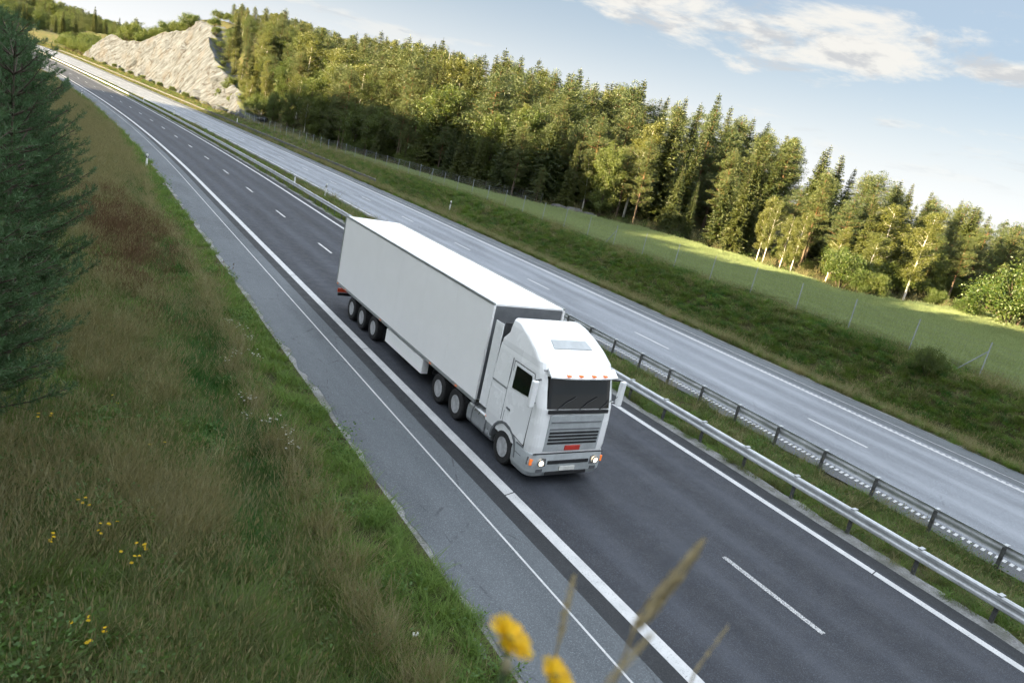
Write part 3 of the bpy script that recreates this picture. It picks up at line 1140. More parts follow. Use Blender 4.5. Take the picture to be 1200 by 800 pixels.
        MB().box(min(s * 1.295, s * 1.325), max(s * 1.295, s * 1.325), 1.36, 1.54, 1.62, 1.67).build('handle', M['grey_plastic'], dr)
        MB().box(min(s * 1.284, s * 1.294), max(s * 1.284, s * 1.294), 1.76, 2.56, 2.10, 2.15).build('trim_strip', M['alu'], T)
        MB().box(min(s * 1.27, s * 1.290), max(s * 1.27, s * 1.290), 1.73, 1.745, 1.2, 3.05).build('panel_gap', M['grey_plastic'], T)
        MB().box(min(s * 1.27, s * 1.2915), max(s * 1.27, s * 1.2915), 1.86, 2.46, 1.30, 1.95).build('locker_door', M['cab_white'], T, bevel=.01)
        for z in (.55, .80):
            MB().box(min(s * 1.14, s * 1.30), max(s * 1.14, s * 1.30), .40, .74, z + .155, z + .18).build('step', M['grey_plastic'], T)
        # mirrors
        mm = MB().tube([(s * 1.24, .36, 2.95), (s * 1.50, .22, 2.98)], .022, 6).tube([(s * 1.24, .36, 2.30), (s * 1.50, .22, 2.28)], .022, 6)
        mo = mm.build('mirror_arm', M['black_plastic'], T)
        MB().box(min(s * 1.42, s * 1.60), max(s * 1.42, s * 1.60), .14, .28, 2.24, 2.98).build('mirror', M['cab_white'], mo, bevel=.04, seg=3)
        # side fairing closing the gap to the trailer
        MB().loft([[(s * 1.27, 2.625, z), (s * 1.275, 3.04, z), (s * 1.245, 3.04, z), (s * 1.24, 2.625, z)] for z in (1.15, 3.3, 3.74)]).build('side_fairing', M['cab_white'], T)
    # chassis, tank, skirts, wheels
    for s in (-1, 1):
        MB().box(min(s * .36, s * .46), max(s * .36, s * .46), .5, 6.6, .62, .90).build('chassis_rail', M['chassis'], T)
    for y in (1.2, 2.9, 4.95, 6.4):
        MB().box(-.355, .355, y, y + .12, .64, .88).build('cross_member', M['chassis'], T)
    for s in (-1, 1):
        tk = MB()
        ring = []
        for k in range(20):
            a = 2 * math.pi * k / 20
            ca, sa = math.cos(a), math.sin(a)
            ring.append((abs(ca) ** .55 * math.copysign(.36, ca), abs(sa) ** .55 * math.copysign(.34, sa)))
        rings = []
        for y, q in ((2.10, .86), (2.13, .97), (2.18, 1.0), (3.62, 1.0), (3.67, .97), (3.70, .86)):
            rings.append([(s * .90 + a * q, y, .62 + b * q) for a, b in ring])
        t = tk.loft(rings).build('fuel_tank', M['tank'], T, bevel=.008)
        for y in (2.45, 3.3):
            MB().loft([[(s * .90 + a * 1.03, yy, .62 + b * 1.03) for a, b in ring] for yy in (y, y + .06)]).build('tank_strap', M['grey_plastic'], t)
        MB().box(min(s * 1.20, s * 1.262), max(s * 1.20, s * 1.262), 2.5, 2.58, .92, .98).build('side_marker', M['orange_lamp'], T)
        # mudguards over the drive wheels
        a = MB()
        rings = []
        for k in range(13):
            t = math.radians(165) * k / 12 + math.radians(8)
            y, z = 5.05 - 1.28 * math.cos(t), .56 + .62 * math.sin(t) ** .5
            rings.append([(s * .72, y, z), (s * 1.27, y, z), (s * 1.27, y, z + .025), (s * .72, y, z + .025)])
        a.loft(rings).build('mudguard', M['black_plastic'], T)
    for s in (-1, 1):
        wheel(T, s * 1.11, 1.40, flip=s > 0)
        for y in (4.42, 5.72):
            wheel(T, s * 1.11, y, flip=s > 0)
            wheel(T, s * .775, y, flip=s > 0)
    for y in (1.40, 4.42, 5.72):
        MB().tube([(-1.0, y, .515), (1.0, y, .515)], .07, 10).build('axle', M['chassis'], T)
    MB().lathe([(.55, 0), (.55, .10), (.3, .14), (.001, .14)], (0, 5.0, .93), 'z', 24).build('coupling_plate', M['chassis'], T)
    # exhaust and air tanks behind the cab, seen in the gap
    MB().tube([(.5, 2.85, 1.0), (.5, 2.85, 3.2)], .09, 12).build('exhaust_stack', M['grey_plastic'], T)
    MB().box(-1.16, 1.16, 2.63, 2.70, 1.0, 3.78).build('cab_back_panel', M['black_plastic'], T)

    # semi-trailer
    R = empty('semi_trailer', (11.9, 16.92, 0.0))
    tag(R, 'long white box semi-trailer coupled behind the cab', 'trailer')
    L = 13.8
    MB().box(-1.285, 1.285, .03, L - .03, 1.10, 4.14).build('box_body', M['truck_white'], R, bevel=.015)
    MB().box(-1.20, 1.20, .005, .029, 1.14, 4.08).build('gap_shade_panel', M['grey_plastic'], R)  # dark sheet on the front wall, standing in for shade behind the cab
    for s in (-1, 1):
        MB().box(min(s * 1.24, s * 1.300), max(s * 1.24, s * 1.300), 0, L, 4.085, 4.165).build('roof_rail', M['alu'], R, bevel=.01)
        MB().box(min(s * 1.22, s * 1.297), max(s * 1.22, s * 1.297), 0, L, 1.02, 1.13).build('side_rail', M['alu'], R, bevel=.01)
        for y in np.linspace(2.3, 11.5, 5):                            # panel joints of the sandwich walls
            MB().box(min(s * 1.283, s * 1.2885), max(s * 1.283, s * 1.2885), y, y + .03, 1.131, 4.084).build('panel_joint', M['truck_white'], R)
        MB().box(min(s * 1.22, s * 1.300), max(s * 1.22, s * 1.300), -.01, .09, 1.131, 4.084).build('corner_post', M['truck_white'], R, bevel=.01)
        MB().box(min(s * 1.22, s * 1.300), max(s * 1.22, s * 1.300), L - .09, L + .01, 1.131, 4.084).build('corner_post', M['alu'], R, bevel=.01)
        # side under-run box
        MB().box(min(s * 1.00, s * 1.27), max(s * 1.00, s * 1.27), 3.85, 7.35, .44, .96).build('side_skirt', M['truck_white'], R, bevel=.02)
        for y in (4.2, 5.55, 6.9):
            MB().box(min(s * .95, s * .99), max(s * .95, s * .99), y, y + .08, .6, 1.02).build('skirt_bracket', M['chassis'], R)
        # landing leg
        MB().box(min(s * .60, s * .74), max(s * .60, s * .74), 2.75, 2.90, .45, 1.02).build('landing_leg', M['chassis'], R)
        MB().box(min(s * .42, s * .52), max(s * .42, s * .52), .5, L - .3, .98 - .22, 1.02).build('chassis_rail', M['chassis'], R)
        for y in (8.6, 10.0, 11.3):
            wheel(R, s * 1.09, y + .2, flip=s > 0)
        MB().box(min(s * .80, s * 1.25), max(s * .80, s * 1.25), 7.95, 12.2, 1.035, 1.075).build('mudguard', M['black_plastic'], R)
        MB().box(min(s * .55, s * 1.20), max(s * .55, s * 1.20), L - .12, L - .04, .62, .80).build('rear_lamp', M['red_lamp'], R)
        for y in (1.2, 3.2, 8.0, 12.4, 13.5):
            MB().box(min(s * 1.296, s * 1.309), max(s * 1.296, s * 1.309), y, y + .10, 1.05, 1.09).build('side_marker', M['orange_lamp'], R)
    for y in (8.8, 10.2, 11.5):
        MB().tube([(-1.0, y, .515), (1.0, y, .515)], .07, 10).build('axle', M['chassis'], R)
    for y in np.arange(.8, L - .4, 1.35):
        MB().box(-1.24, 1.24, y, y + .08, 1.00, 1.096).build('cross_member', M['chassis'], R)
    MB().box(-1.2, 1.2, L - .22, L - .12, .48, .60).build('under_run_bar', M['chassis'], R)
    MB().box(-.5, .5, 7.55, 8.2, .5, .9).build('spare_box', M['chassis'], R)


build_truck()


# ------------------------------------------------------------------ foliage builders (numpy)
def shards(P, D, L, W, roll=None, bend=0.0):
    """flat leaf blades: base P, direction D (unit), length L, width W -> diamond quads"""
    n = len(P)
    D = D / np.maximum(np.linalg.norm(D, axis=1, keepdims=True), 1e-6)
    ref = RNG.normal(size=(n, 3))
    S = np.cross(D, ref)
    S /= np.maximum(np.linalg.norm(S, axis=1, keepdims=True), 1e-6)
    L = np.broadcast_to(L, (n,))[:, None]
    W = np.broadcast_to(W, (n,))[:, None]
    mid = P + D * L * .45
    tip = P + D * L
    if bend:
        tip = tip + np.array([0, 0, -1.0]) * L * bend
    V = np.stack([P, mid + S * W * .5, tip, mid - S * W * .5], 1).reshape(-1, 3)
    F = np.arange(n * 4).reshape(n, 4)
    return V, F


def cat_meshes(parts):
    Vs, Fs, o = [], [], 0
    for V, F in parts:
        Vs.append(V)
        Fs.append(F + o)
        o += len(V)
    return np.concatenate(Vs), np.concatenate(Fs)


def limb(mb, p0, p1, r0, r1, sag=0.0, n=4, k=6):
    p0, p1 = Vector(p0), Vector(p1)
    pts = []
    for i in range(n + 1):
        t = i / n
        p = p0.lerp(p1, t)
        p.z -= sag * 4 * t * (1 - t)
        pts.append(p)
    mb.tube(pts, [r0 + (r1 - r0) * i / n for i in range(n + 1)], k, cap=False)
    return pts


def trunk_path(h, lean=.03, wob=.02, n=9):
    a = random.uniform(0, 6.28)
    pts = []
    for i in range(n + 1):
        t = i / n
        pts.append(Vector((math.cos(a) * lean * h * t * t + random.uniform(-wob, wob) * h * .12 * (i > 0), math.sin(a) * lean * h * t * t + random.uniform(-wob, wob) * h * .12 * (i > 0), h * t)))
    return pts


def path_at(pts, t):
    f = t * (len(pts) - 1)
    i = min(int(f), len(pts) - 2)
    return pts[i].lerp(pts[i + 1], f - i)


def spruce(h=16.0, rad=2.6, seed=0, low=.06):
    random.seed(seed)
    tr = MB()
    pts = trunk_path(h, .01, .01)
    tr.tube([pts[0] - Vector((0, 0, .5))] + pts, [.24] + [.22 * (1 - .96 * i / 9) for i in range(10)], 8, cap=False)
    P, D, L, W = [], [], [], []
    z = h * low
    while z < h * .985:
        t = z / h
        R = rad * ((1 - t) ** .95) * random.uniform(.8, 1.12) + .07
        nb = 8 if t < .85 else 6
        a0 = random.uniform(0, 6.28)
        for b in range(nb):
            if random.random() < .07:
                continue
            a = a0 + 6.283 * b / nb + random.uniform(-.3, .3)
            r = R * random.uniform(.62, 1.15)
            up = .35 * t - .10 + random.uniform(-.1, .1)
            base_p = path_at(pts, t)
            o = Vector((math.cos(a), math.sin(a), 0))
            side = Vector((-o.y, o.x, 0))
            ns = max(3, int(r / .20))
            for i in range(ns):
                q = (i + .6) / ns
                p = base_p + o * (r * q) + Vector((0, 0, r * (up * q - .30 * q * q + .16 * q ** 4)))
                wd = (.55 - .30 * q) * min(1, r / 1.2) + .12
                for sd in (-1, 1, -1, 1):
                    P.append(p + o * random.uniform(-.1, .1))
                    D.append(o * .75 + side * sd * random.uniform(.5, 1.1) + Vector((0, 0, random.uniform(-.65, -.05))))
                    L.append(wd * random.uniform(.6, 1.25))
                    W.append(wd * .24)
                if random.random() < .75:
                    P.append(p)
                    D.append(o * .4 + side * random.uniform(-.5, .5) + Vector((0, 0, -1.0)))
                    L.append(wd * random.uniform(.5, 1.0))
                    W.append(wd * .35)
                if q > .7:
                    P.append(p)
                    D.append(o + Vector((0, 0, random.uniform(-.2, .4))))
                    L.append(.30)
                    W.append(.13)
            if r > 1.0 and b % 2 == 0:
                limb(tr, base_p, base_p + o * (r * .85) + Vector((0, 0, r * (up - .2))), .028, .008, 0, 2, 4)
        z += (.22 + .15 * (1 - t)) * random.uniform(.7, 1.3) * h / 16
    for k in range(14):
        P.append(pts[-1] - Vector((0, 0, .1 + .09 * k)))
        D.append(Vector((random.uniform(-.5, .5), random.uniform(-.5, .5), 1)))
        L.append(.30)
        W.append(.07)
    V, F = shards(np.array(P), np.array(D), np.array(L), np.array(W), bend=.08)
    return tr.mesh('trunk', M['spruce_bark'], True), mesh_np('crown', V, F, M['spruce_leaf']), h


def tuft_cloud(c, rx, rz, n, ln, wd, up=.5):
    """needles and twigs radiating in a flattened clump"""
    u = RNG.normal(size=(n, 3))
    u /= np.linalg.norm(u, axis=1, keepdims=True)
    rr = RNG.uniform(.35, 1.0, (n, 1)) ** .6
    P = np.array(c) + u * rr * np.array([rx, rx, rz])
    D = u * .8 + np.array([0, 0, up]) + RNG.normal(scale=.45, size=(n, 3))
    return P, D, RNG.uniform(.7, 1.25, n) * ln, RNG.uniform(.7, 1.2, n) * wd


def pine(h=16.0, rad=2.7, seed=0, crown0=.42, clumps=44):
    random.seed(seed)
    tr = MB()
    pts = trunk_path(h * .97, .03, .03)
    tr.tube([pts[0] - Vector((0, 0, .5))] + pts, [.22] + [.20 * (1 - .85 * i / 9) for i in range(10)], 8, cap=False)
    ps = []
    for k in range(clumps):
        t = crown0 + (1 - crown0) * ((k + .5) / clumps) ** .85
        s = (t - crown0) / (1 - crown0)
        prof = min(1.0, .55 + 2.2 * s) * (1 - s) ** .55 + .10
        a = k * 2.399 + random.uniform(-.5, .5)
        r = rad * prof * random.uniform(.55, 1.1)
        p0 = path_at(pts, max(.05, t - .05))
        p1 = p0 + Vector((math.cos(a) * r, math.sin(a) * r, r * random.uniform(.05, .45)))
        limb(tr, p0, p1, .05, .015, .08 * r, 3, 5)
        m = 3 if r > 1.2 else 2
        for j in range(m):
            c = p0.lerp(p1, 1.0 - .33 * j) + Vector((random.uniform(-.45, .45), random.uniform(-.45, .45), random.uniform(-.1, .3)))
            sz = random.uniform(.50, .85) * (1 - .12 * j) * (rad / 2.7)
            ps.append(tuft_cloud(c, sz, sz * .55, 120, .24, .060, .55))
    ps.append(tuft_cloud(pts[-1], .6, .6, 150, .24, .06, .9))
    P = np.concatenate([q[0] for q in ps])
    V, F = shards(P, np.concatenate([q[1] for q in ps]), np.concatenate([q[2] for q in ps]), np.concatenate([q[3] for q in ps]))
    # a few dead lower branches
    for k in range(7):
        t = random.uniform(.15, crown0)
        a = random.uniform(0, 6.28)
        p0 = path_at(pts, t)
        limb(tr, p0, p0 + Vector((math.cos(a), math.sin(a), random.uniform(-.2, .3))) * random.uniform(.5, 1.3), .02, .006, 0, 2, 4)
    return tr.mesh('trunk', M['pine_bark'], True), mesh_np('crown', V, F, M['pine_leaf']), h


def birch(h=12.0, rad=2.1, seed=0, leaves=15000, stems=1, lean=.05, leaf='birch_leaf', bark_m='birch_bark', ls=.145, crown0=.22):
    random.seed(seed)
    tr = MB()
    Ps, Ds = [], []
    per = leaves // stems
    for sidx in range(stems):
        hh = h * (1 - .12 * sidx)
        pts = trunk_path(hh * .95, lean + .04 * (stems > 1), .03)
        off = Vector((random.uniform(-.5, .5), random.uniform(-.5, .5), 0)) * (stems > 1)
        pts = [p + off for p in pts]
        r0 = .012 * h
        tr.tube([pts[0] - Vector((0, 0, .5))] + pts, [r0 * 1.1] + [r0 * (1 - .88 * i / 9) for i in range(10)], 8, cap=False)
        nb = 26
        tips = []
        for k in range(nb):
            t = crown0 + (.97 - crown0) * (k + .3) / nb
            s = (t - crown0) / (1 - crown0)
            R = rad * (math.sin(math.pi * min(1, .20 + .72 * s)) ** .75) * random.uniform(.6, 1.1)
            a = k * 2.399 + random.uniform(-.4, .4)
            p0 = path_at(pts, t)
            p1 = p0 + Vector((math.cos(a) * R, math.sin(a) * R, R * random.uniform(.35, .95)))
            lp = limb(tr, p0, p1, .030 * (1 - .5 * t), .007, -.05 * R, 3, 5)
            tips.append((lp, R))
        for lp, R in tips:
            n = int(per / nb)
            ncl = max(4, int(R * 4))
            for j in range(ncl):
                q = random.uniform(.30, 1.05)
                c = path_at(lp, min(q, 1)) + Vector((random.uniform(-.3, .3), random.uniform(-.3, .3), random.uniform(-.25, .25)))
                mm = max(3, n // ncl)
                dz = RNG.uniform(-.85, .22, mm) * (.5 + .5 * R / rad)                  # hanging twigs
                Ps.append(np.stack([c.x + RNG.normal(scale=.26, size=mm), c.y + RNG.normal(scale=.26, size=mm), c.z + dz], 1))
                Ds.append(RNG.normal(size=(mm, 3)) * .8 + np.array([0, 0, -.5]))
    P, D = np.concatenate(Ps), np.concatenate(Ds)
    V, F = shards(P, D, RNG.uniform(.7, 1.3, len(P)) * ls, RNG.uniform(.7, 1.2, len(P)) * ls * .75)
    return tr.mesh('trunk', M[bark_m], True), mesh_np('crown', V, F, M[leaf]), h


def bush(h=4.0, rad=2.4, seed=0, leaves=14000, ls=.125, lobes=11, leaf='broad_leaf'):
    random.seed(seed)
    tr = MB()
    Ps, Ds = [], []
    for k in range(lobes):
        a = k * 2.399
        r = rad * math.sqrt((k + .5) / lobes) * .75
        zt = h * random.uniform(.45, .80) * (1 - .35 * (r / rad) ** 2)
        c = Vector((math.cos(a) * r, math.sin(a) * r, zt))
        limb(tr, (random.uniform(-.15, .15), random.uniform(-.15, .15), -.3), c, .05 * h / 4, .012, -.1, 4, 6)
        for q in range(4):
            limb(tr, (c.x * .7, c.y * .7, c.z * .7), c + Vector((random.uniform(-.7, .7), random.uniform(-.7, .7), random.uniform(-.2, .7))) * (h / 4), .018, .006, 0, 2, 4)
        n = leaves // lobes
        rr = rad * random.uniform(.36, .52)
        nc = 16
        cen = RNG.normal(size=(nc, 3))
        cen /= np.linalg.norm(cen, axis=1, keepdims=True)
        cen = np.array(c) + cen * rr * RNG.uniform(.35, 1.0, (nc, 1)) * np.array([1, 1, .9])
        i = RNG.integers(0, nc, n)
        P = cen[i] + RNG.normal(scale=.20 * h / 4 + .04, size=(n, 3))
        Ps.append(P)
        Ds.append((P - np.array([0, 0, h * .35])) * .25 + RNG.normal(size=(n, 3)))
    P, D = np.concatenate(Ps), np.concatenate(Ds)
    ok = P[:, 2] > .05
    P, D = P[ok], D[ok]
    V, F = shards(P, D, RNG.uniform(.7, 1.3, len(P)) * ls, RNG.uniform(.7, 1.2, len(P)) * ls * .7)
    return tr.mesh('stem', M['twig_bark'], True), mesh_np('crown', V, F, M[leaf]), h


def near_pine(h=7.0, rad=1.9, seed=0):
    """young Scots pine close to the lens: whorled limbs with side twigs carrying brushes of long needles"""
    random.seed(seed)
    tr = MB()
    pts = trunk_path(h * .95, .02, .02)
    tr.tube([pts[0] - Vector((0, 0, .5))] + pts, [.11] + [.10 * (1 - .88 * i / 9) for i in range(10)], 8, cap=False)
    SP, SD = [], []

    def brush(p, d):
        SP.append(p)
        SD.append(d)
    t = .29
    while t < .985:
        R = rad * min(1.0, math.sqrt(max(0, 1 - t)) * 1.25 + .05)
        nb = 8 if t < .8 else 6
        a0 = random.uniform(0, 6.28)
        for b in range(nb):
            a = a0 + 6.283 * b / nb + random.uniform(-.4, .4)
            r = R * random.uniform(.72, 1.05)
            p0 = path_at(pts, t)
            o = Vector((math.cos(a), math.sin(a), 0))
            rise = random.uniform(.10, .45) + .4 * t
            p1 = p0 + o * r + Vector((0, 0, r * rise))
            lp = limb(tr, p0, p1, .022, .006, .07 * r, 3, 5)
            brush(p1, (o + Vector((0, 0, .7))).normalized())
            q = .22
            sgn = 1
            while q < 1.0:
                p = path_at(lp, q)
                sd = Vector((-o.y, o.x, 0)) * sgn
                sgn = -sgn
                ln = (.16 + .50 * (1 - q) * r / rad) * random.uniform(.7, 1.3)
                dv = (o * random.uniform(.5, 1.1) + sd * random.uniform(.5, 1.1) + Vector((0, 0, random.uniform(.05, .6)))).normalized()
                e = p + dv * ln
                limb(tr, p, e, .006, .003, 0, 1, 3)
                m_ = max(1, int(ln / .11))
                for z in range(m_):
                    c = p.lerp(e, (z + .7) / m_)
                    brush(c, (dv * random.uniform(.4, 1.0) + Vector((random.uniform(-.5, .5), random.uniform(-.5, .5), random.uniform(.2, .9)))).normalized())
                q += .085 / max(r, .4) * random.uniform(.8, 1.3)
        t += .050 * random.uniform(.8, 1.2)
    SP, SD = np.array(SP), np.array(SD)
    nn = 34
    s = len(SP)
    sl = RNG.uniform(.10, .22, (s, 1))
    tt = RNG.uniform(0, 1, (s, nn))
    P = (SP[:, None, :] + SD[:, None, :] * (tt * sl)[:, :, None]).reshape(-1, 3)
    D = (SD[:, None, :] * .9 + RNG.normal(scale=.60, size=(s, nn, 3))).reshape(-1, 3)
    n = len(P)
    V, F = shards(P, D, RNG.uniform(.06, .105, n), RNG.uniform(.007, .012, n))
    print('near pine', s, n)
    return tr.mesh('trunk', M['twig_bark'], True), mesh_np('crown', V, F, M['near_pine']), h



PROTO = {
    'spruce': [spruce(16, 3.0, 1), spruce(16, 2.6, 2), spruce(16, 3.5, 3), spruce(16, 2.8, 4), spruce(16, 3.1, 5)],
    'pine': [pine(16, 2.7, 11, .36), pine(16, 2.5, 12, .28, 50), pine(16, 3.0, 13, .45, 40), pine(16, 2.7, 14, .22, 54)],
    'birch': [birch(12, 2.1, 21), birch(12, 2.5, 22, lean=.02), birch(12, 1.9, 23, lean=.12)],
    'broad': [birch(11, 3.0, 31, 17000, 2, .03, 'broad_leaf', 'twig_bark', .17, .12), birch(11, 3.4, 32, 17000, 3, .04, 'broad_leaf', 'twig_bark', .17, .10)],
    'bush': [bush(4, 2.4, 41), bush(4, 2.0, 42), bush(4, 2.8, 43, 16000)],
}
WORDS = {'spruce': ('spruce_tree', 'spruce', 'tree'), 'pine': ('pine_tree', 'pine', 'tree'), 'birch': ('birch_tree', 'birch', 'tree'),
         'broad': ('broadleaf_tree', 'broadleaf tree', 'tree'), 'bush': ('bush', 'bush', 'bush')}


def plant(kind, x, y, h, label, group=None, var=None, rz=None, wide=1.0, lean=(0, 0), sink=.1):
    pr = PROTO[kind]
    a, b, h0 = pr[random.randrange(len(pr)) if var is None else var % len(pr)]
    nm, _, cat = WORDS[kind]
    r = empty(nm, (x, y, gz(x, y) - sink), random.uniform(0, 6.28) if rz is None else rz)
    s = h / h0
    r.scale = (s * wide, s * wide, s)
    r.rotation_euler[0], r.rotation_euler[1] = lean
    tag(r, label, cat, group)
    link('stem' if kind == 'bush' else 'trunk', a, r)
    link('crown', b, r)
    return r


# ------------------------------------------------------------------ rock cutting
ROCK_Y = np.array([183, 192, 204, 215, 226, 235, 246, 256, 270, 290, 313, 324, 333, 345, 358, 364], float)
ROCK_Z = np.array([.6, 3.0, 6.5, 9.5, 13.5, 18.2, 22.6, 23.2, 20.0, 16.6, 11.8, 11.4, 12.2, 8.0, 2.2, .4], float)


def rock_mat():
    t = NT('pale layered rock')
    v = t.pos()
    a = math.radians(24)
    st = t.map(v, (1.0, 1.0, 1.0), (a, 0, 0))
    lay = t.noise(t.map(st, (.6, .10, 1.3)), 1.0, 7, .68, .4)
    fine = t.noise(t.map(st, (.8, .16, 1.5)), 1.1, 8, .72)
    blot = t.noise(v, .16, 5, .6)
    c = t.ramp(lay, [(.34, (.022, .023, .026)), (.43, (.048, .055, .067)), (.54, (.074, .086, .107)), (.70, (.104, .121, .150))])
    c = t.mix(t.math('MULTIPLY', t.rng(blot, .50, .64), .35), c, (.070, .058, .048))
    c = t.mix(t.math('MULTIPLY', t.rng(fine, .56, .63), .8), c, (.026, .023, .021))
    ck = t.voro(t.map(st, (.20, .020, .42), (0, 0, 0)), 1.0, 'DISTANCE_TO_EDGE')
    ck2 = t.voro(t.map(st, (.6, .050, 1.0), (.08, 0, 0)), 1.0, 'DISTANCE_TO_EDGE')
    kk = t.math('MAXIMUM', t.rng(ck.outputs['Distance'], .040, .008), t.math('MULTIPLY', t.rng(ck2.outputs['Distance'], .05, .01), .30))
    c = t.mix(t.math('MULTIPLY', kk, t.rng(blot, .35, .6, .15, .75)), c, (.014, .013, .013))
    g = t.n('ShaderNodeNewGeometry')
    nz = t.n('ShaderNodeSeparateXYZ')
    t.l(g.outputs['Normal'], nz.inputs[0])
    moss = t.math('MULTIPLY', t.rng(nz.outputs[2], .62, .85), t.rng(t.noise(v, .5, 5), .42, .6))
    c = t.mix(moss, c, (.085, .095, .03))
    return t.principled(c, .85, 0, t.bump(t.math('ADD', t.math('MULTIPLY', fine, .5), t.math('MULTIPLY', lay, .5)), .25, .10), spec=.2)


M['rock'] = rock_mat()
M['boulder'] = plain('grey boulder stone', (.12, .12, .115), .9, grime=.3, scale=1.5)


def boulder_mesh(seed, sx, sy, sz, mat='rock'):
    rs = np.random.default_rng(seed)
    V, F = [], []
    nu, nv = 12, 8
    for j in range(nv + 1):
        th = math.pi * j / nv
        for i in range(nu):
            ph = 2 * math.pi * i / nu
            d = np.array([math.sin(th) * math.cos(ph), math.sin(th) * math.sin(ph), math.cos(th)])
            q = np.sign(d) * np.abs(d) ** .62                 # blocky
            q = q * (1 + .16 * float(vnoise(d[0] * 2 + seed, d[1] * 2 + d[2] * 3, 1.0, seed % 7)))
            V.append(q * np.array([sx, sy, sz]) + rs.normal(scale=.03, size=3) * min(sx, sz))
    for j in range(nv):
        for i in range(nu):
            F.append((j * nu + i, j * nu + (i + 1) % nu, (j + 1) * nu + (i + 1) % nu, (j + 1) * nu + i))
    return mesh_np('boulder', np.array(V), np.array(F), M[mat])


def build_rock():
    ys = np.arange(183, 364.1, .55)
    H = np.interp(ys, ROCK_Y, ROCK_Z) + .55 * vnoise(ys, ys * 0, 5.0, 21) + .35 * vnoise(ys, ys * 0, 1.6, 22)
    nv, ntop = 62, 12
    V = np.zeros((len(ys), nv + ntop, 3))
    v = np.linspace(-.06, 1, nv)
    YY = np.repeat(ys[:, None], nv, 1)
    ZZ = np.maximum(H, .2)[:, None] * v[None, :]
    t = .41 * YY + .91 * ZZ
    s = .91 * YY - .41 * ZZ
    # slabs: every layer steps in or out, and breaks along its length
    off = np.zeros(YY.shape)
    for th, amp, ln, sd in ((4.2, 2.0, 24.0, 1), (1.6, .35, 12.0, 2), (.6, .06, 5.0, 3)):
        tw = t + .12 * th * vnoise(s, t, ln * .7, 30 + sd)
        k = np.floor(tw / th)
        b = np.floor(s / ln + np.sin(k * 12.9898) * 4.1)
        r = np.sin(k * 78.233 + b * 37.719 + sd * 11.1) * 43758.5453
        off += amp * ((r - np.floor(r)) - .5) + amp * .30 * ((tw / th) - k)
    off += .07 * vnoise(YY, ZZ, 1.1, 41) + 1.1 * vnoise(YY, ZZ, 14, 42)
    fade = np.clip(np.minimum((ys - 183) / 10, (364 - ys) / 8), 0, 1)[:, None]
    xr = 42.2 + ZZ * .27 + 1.6 * vnoise(YY, YY * 0, 24, 43) - off * fade * (.35 + .65 * np.clip(v * 6, 0, 1))[None, :]
    V[:, :nv, 0] = xr + dxr(ys)[:, None]
    V[:, :nv, 1] = YY + .25 * vnoise(YY, ZZ, 2.0, 44)
    V[:, :nv, 2] = ZZ + zr(ys)[:, None] + .2
    for j in range(ntop):                                       # the top runs back into the hill
        f = (j + 1) / ntop
        x = V[:, nv - 1, 0] * (1 - f) + (66 + dxr(ys)) * f
        zt = V[:, nv - 1, 2] + .4 * vnoise(x, ys, 3.0, 45)
        V[:, nv + j, 0] = x
        V[:, nv + j, 1] = ys
        V[:, nv + j, 2] = zt * (1 - f) + (ground(x, ys) - .5) * f
    n = nv + ntop
    i = np.arange((len(ys) - 1) * (n - 1))
    r, c = i // (n - 1), i % (n - 1)
    a = r * n + c
    F = np.stack([a, a + n, a + n + 1, a + 1], 1)
    o = link('rock_cliff', mesh_np('rock_cliff', V.reshape(-1, 3), F, M['rock']))
    tag(o, 'pale sunlit slanting rock face of the cutting beside far carriageway', 'cliff', kind='structure')
    me = [boulder_mesh(k, *d) for k, d in enumerate(((2.2, 1.6, .6), (1.5, 1.9, .8), (1.0, 1.2, .7), (2.8, 1.4, .5)))]
    for k in range(26):
        y = random.uniform(184, 226)
        xx = random.uniform(40.5, 46.5) + float(dxr(y))
        b = link('boulder', me[k % 4], o, (xx, y, gz(xx, y) + random.uniform(0, .5)))
        b.rotation_euler = (random.uniform(-.3, .3), random.uniform(-.3, .3), random.uniform(0, 6.3))
        q = random.uniform(.4, 1.0)
        b.scale = (q, q, q)


build_rock()


# ------------------------------------------------------------------ the wood on the right
SKY = np.array([(100, 48), (150, 40), (215, 26), (250, 24), (275, 16), (300, 18), (330, 15), (360, 26), (400, 40), (430, 42), (460, 48), (500, 50), (520, 54), (560, 70), (600, 66), (640, 82), (680, 90), (720, 102),
                (745, 98), (780, 116), (830, 127), (845, 122), (880, 146), (920, 156), (960, 172), (1000, 187), (1030, 197), (1060, 210), (1090, 226), (1120, 237), (1140, 235), (1160, 256), (1200, 262), (1500, 340)], float)


def sky_z(x, y):
    """height at which a tree at (x, y) reaches the skyline of the wood"""
    zs = np.linspace(4, 75, 400)
    px, py = to_pix(np.stack([np.full(400, x), np.full(400, y), zs], 1))
    above = py < np.interp(px, SKY[:, 0], SKY[:, 1])
    i = np.where(above)[0]
    return zs[i[0]] if len(i) else 75.0


def nth(n):
    return f'{n}' + ('th' if 10 <= n % 100 <= 20 else {1: 'st', 2: 'nd', 3: 'rd'}.get(n % 10, 'th'))


taken = []


def key(kind, px, py, h, label, var=None, wide=1.0, lean=(0, 0), back=0.0, rz=None, group='trees of the wood behind the field'):
    p = hit(px, py)
    d = p[:2] / np.linalg.norm(p[:2])
    x, y = p[0] + d[0] * back, p[1] + d[1] * back
    taken.append((x, y, 2.6))
    return plant(kind, x, y, h, label, group, var, rz, wide, lean)


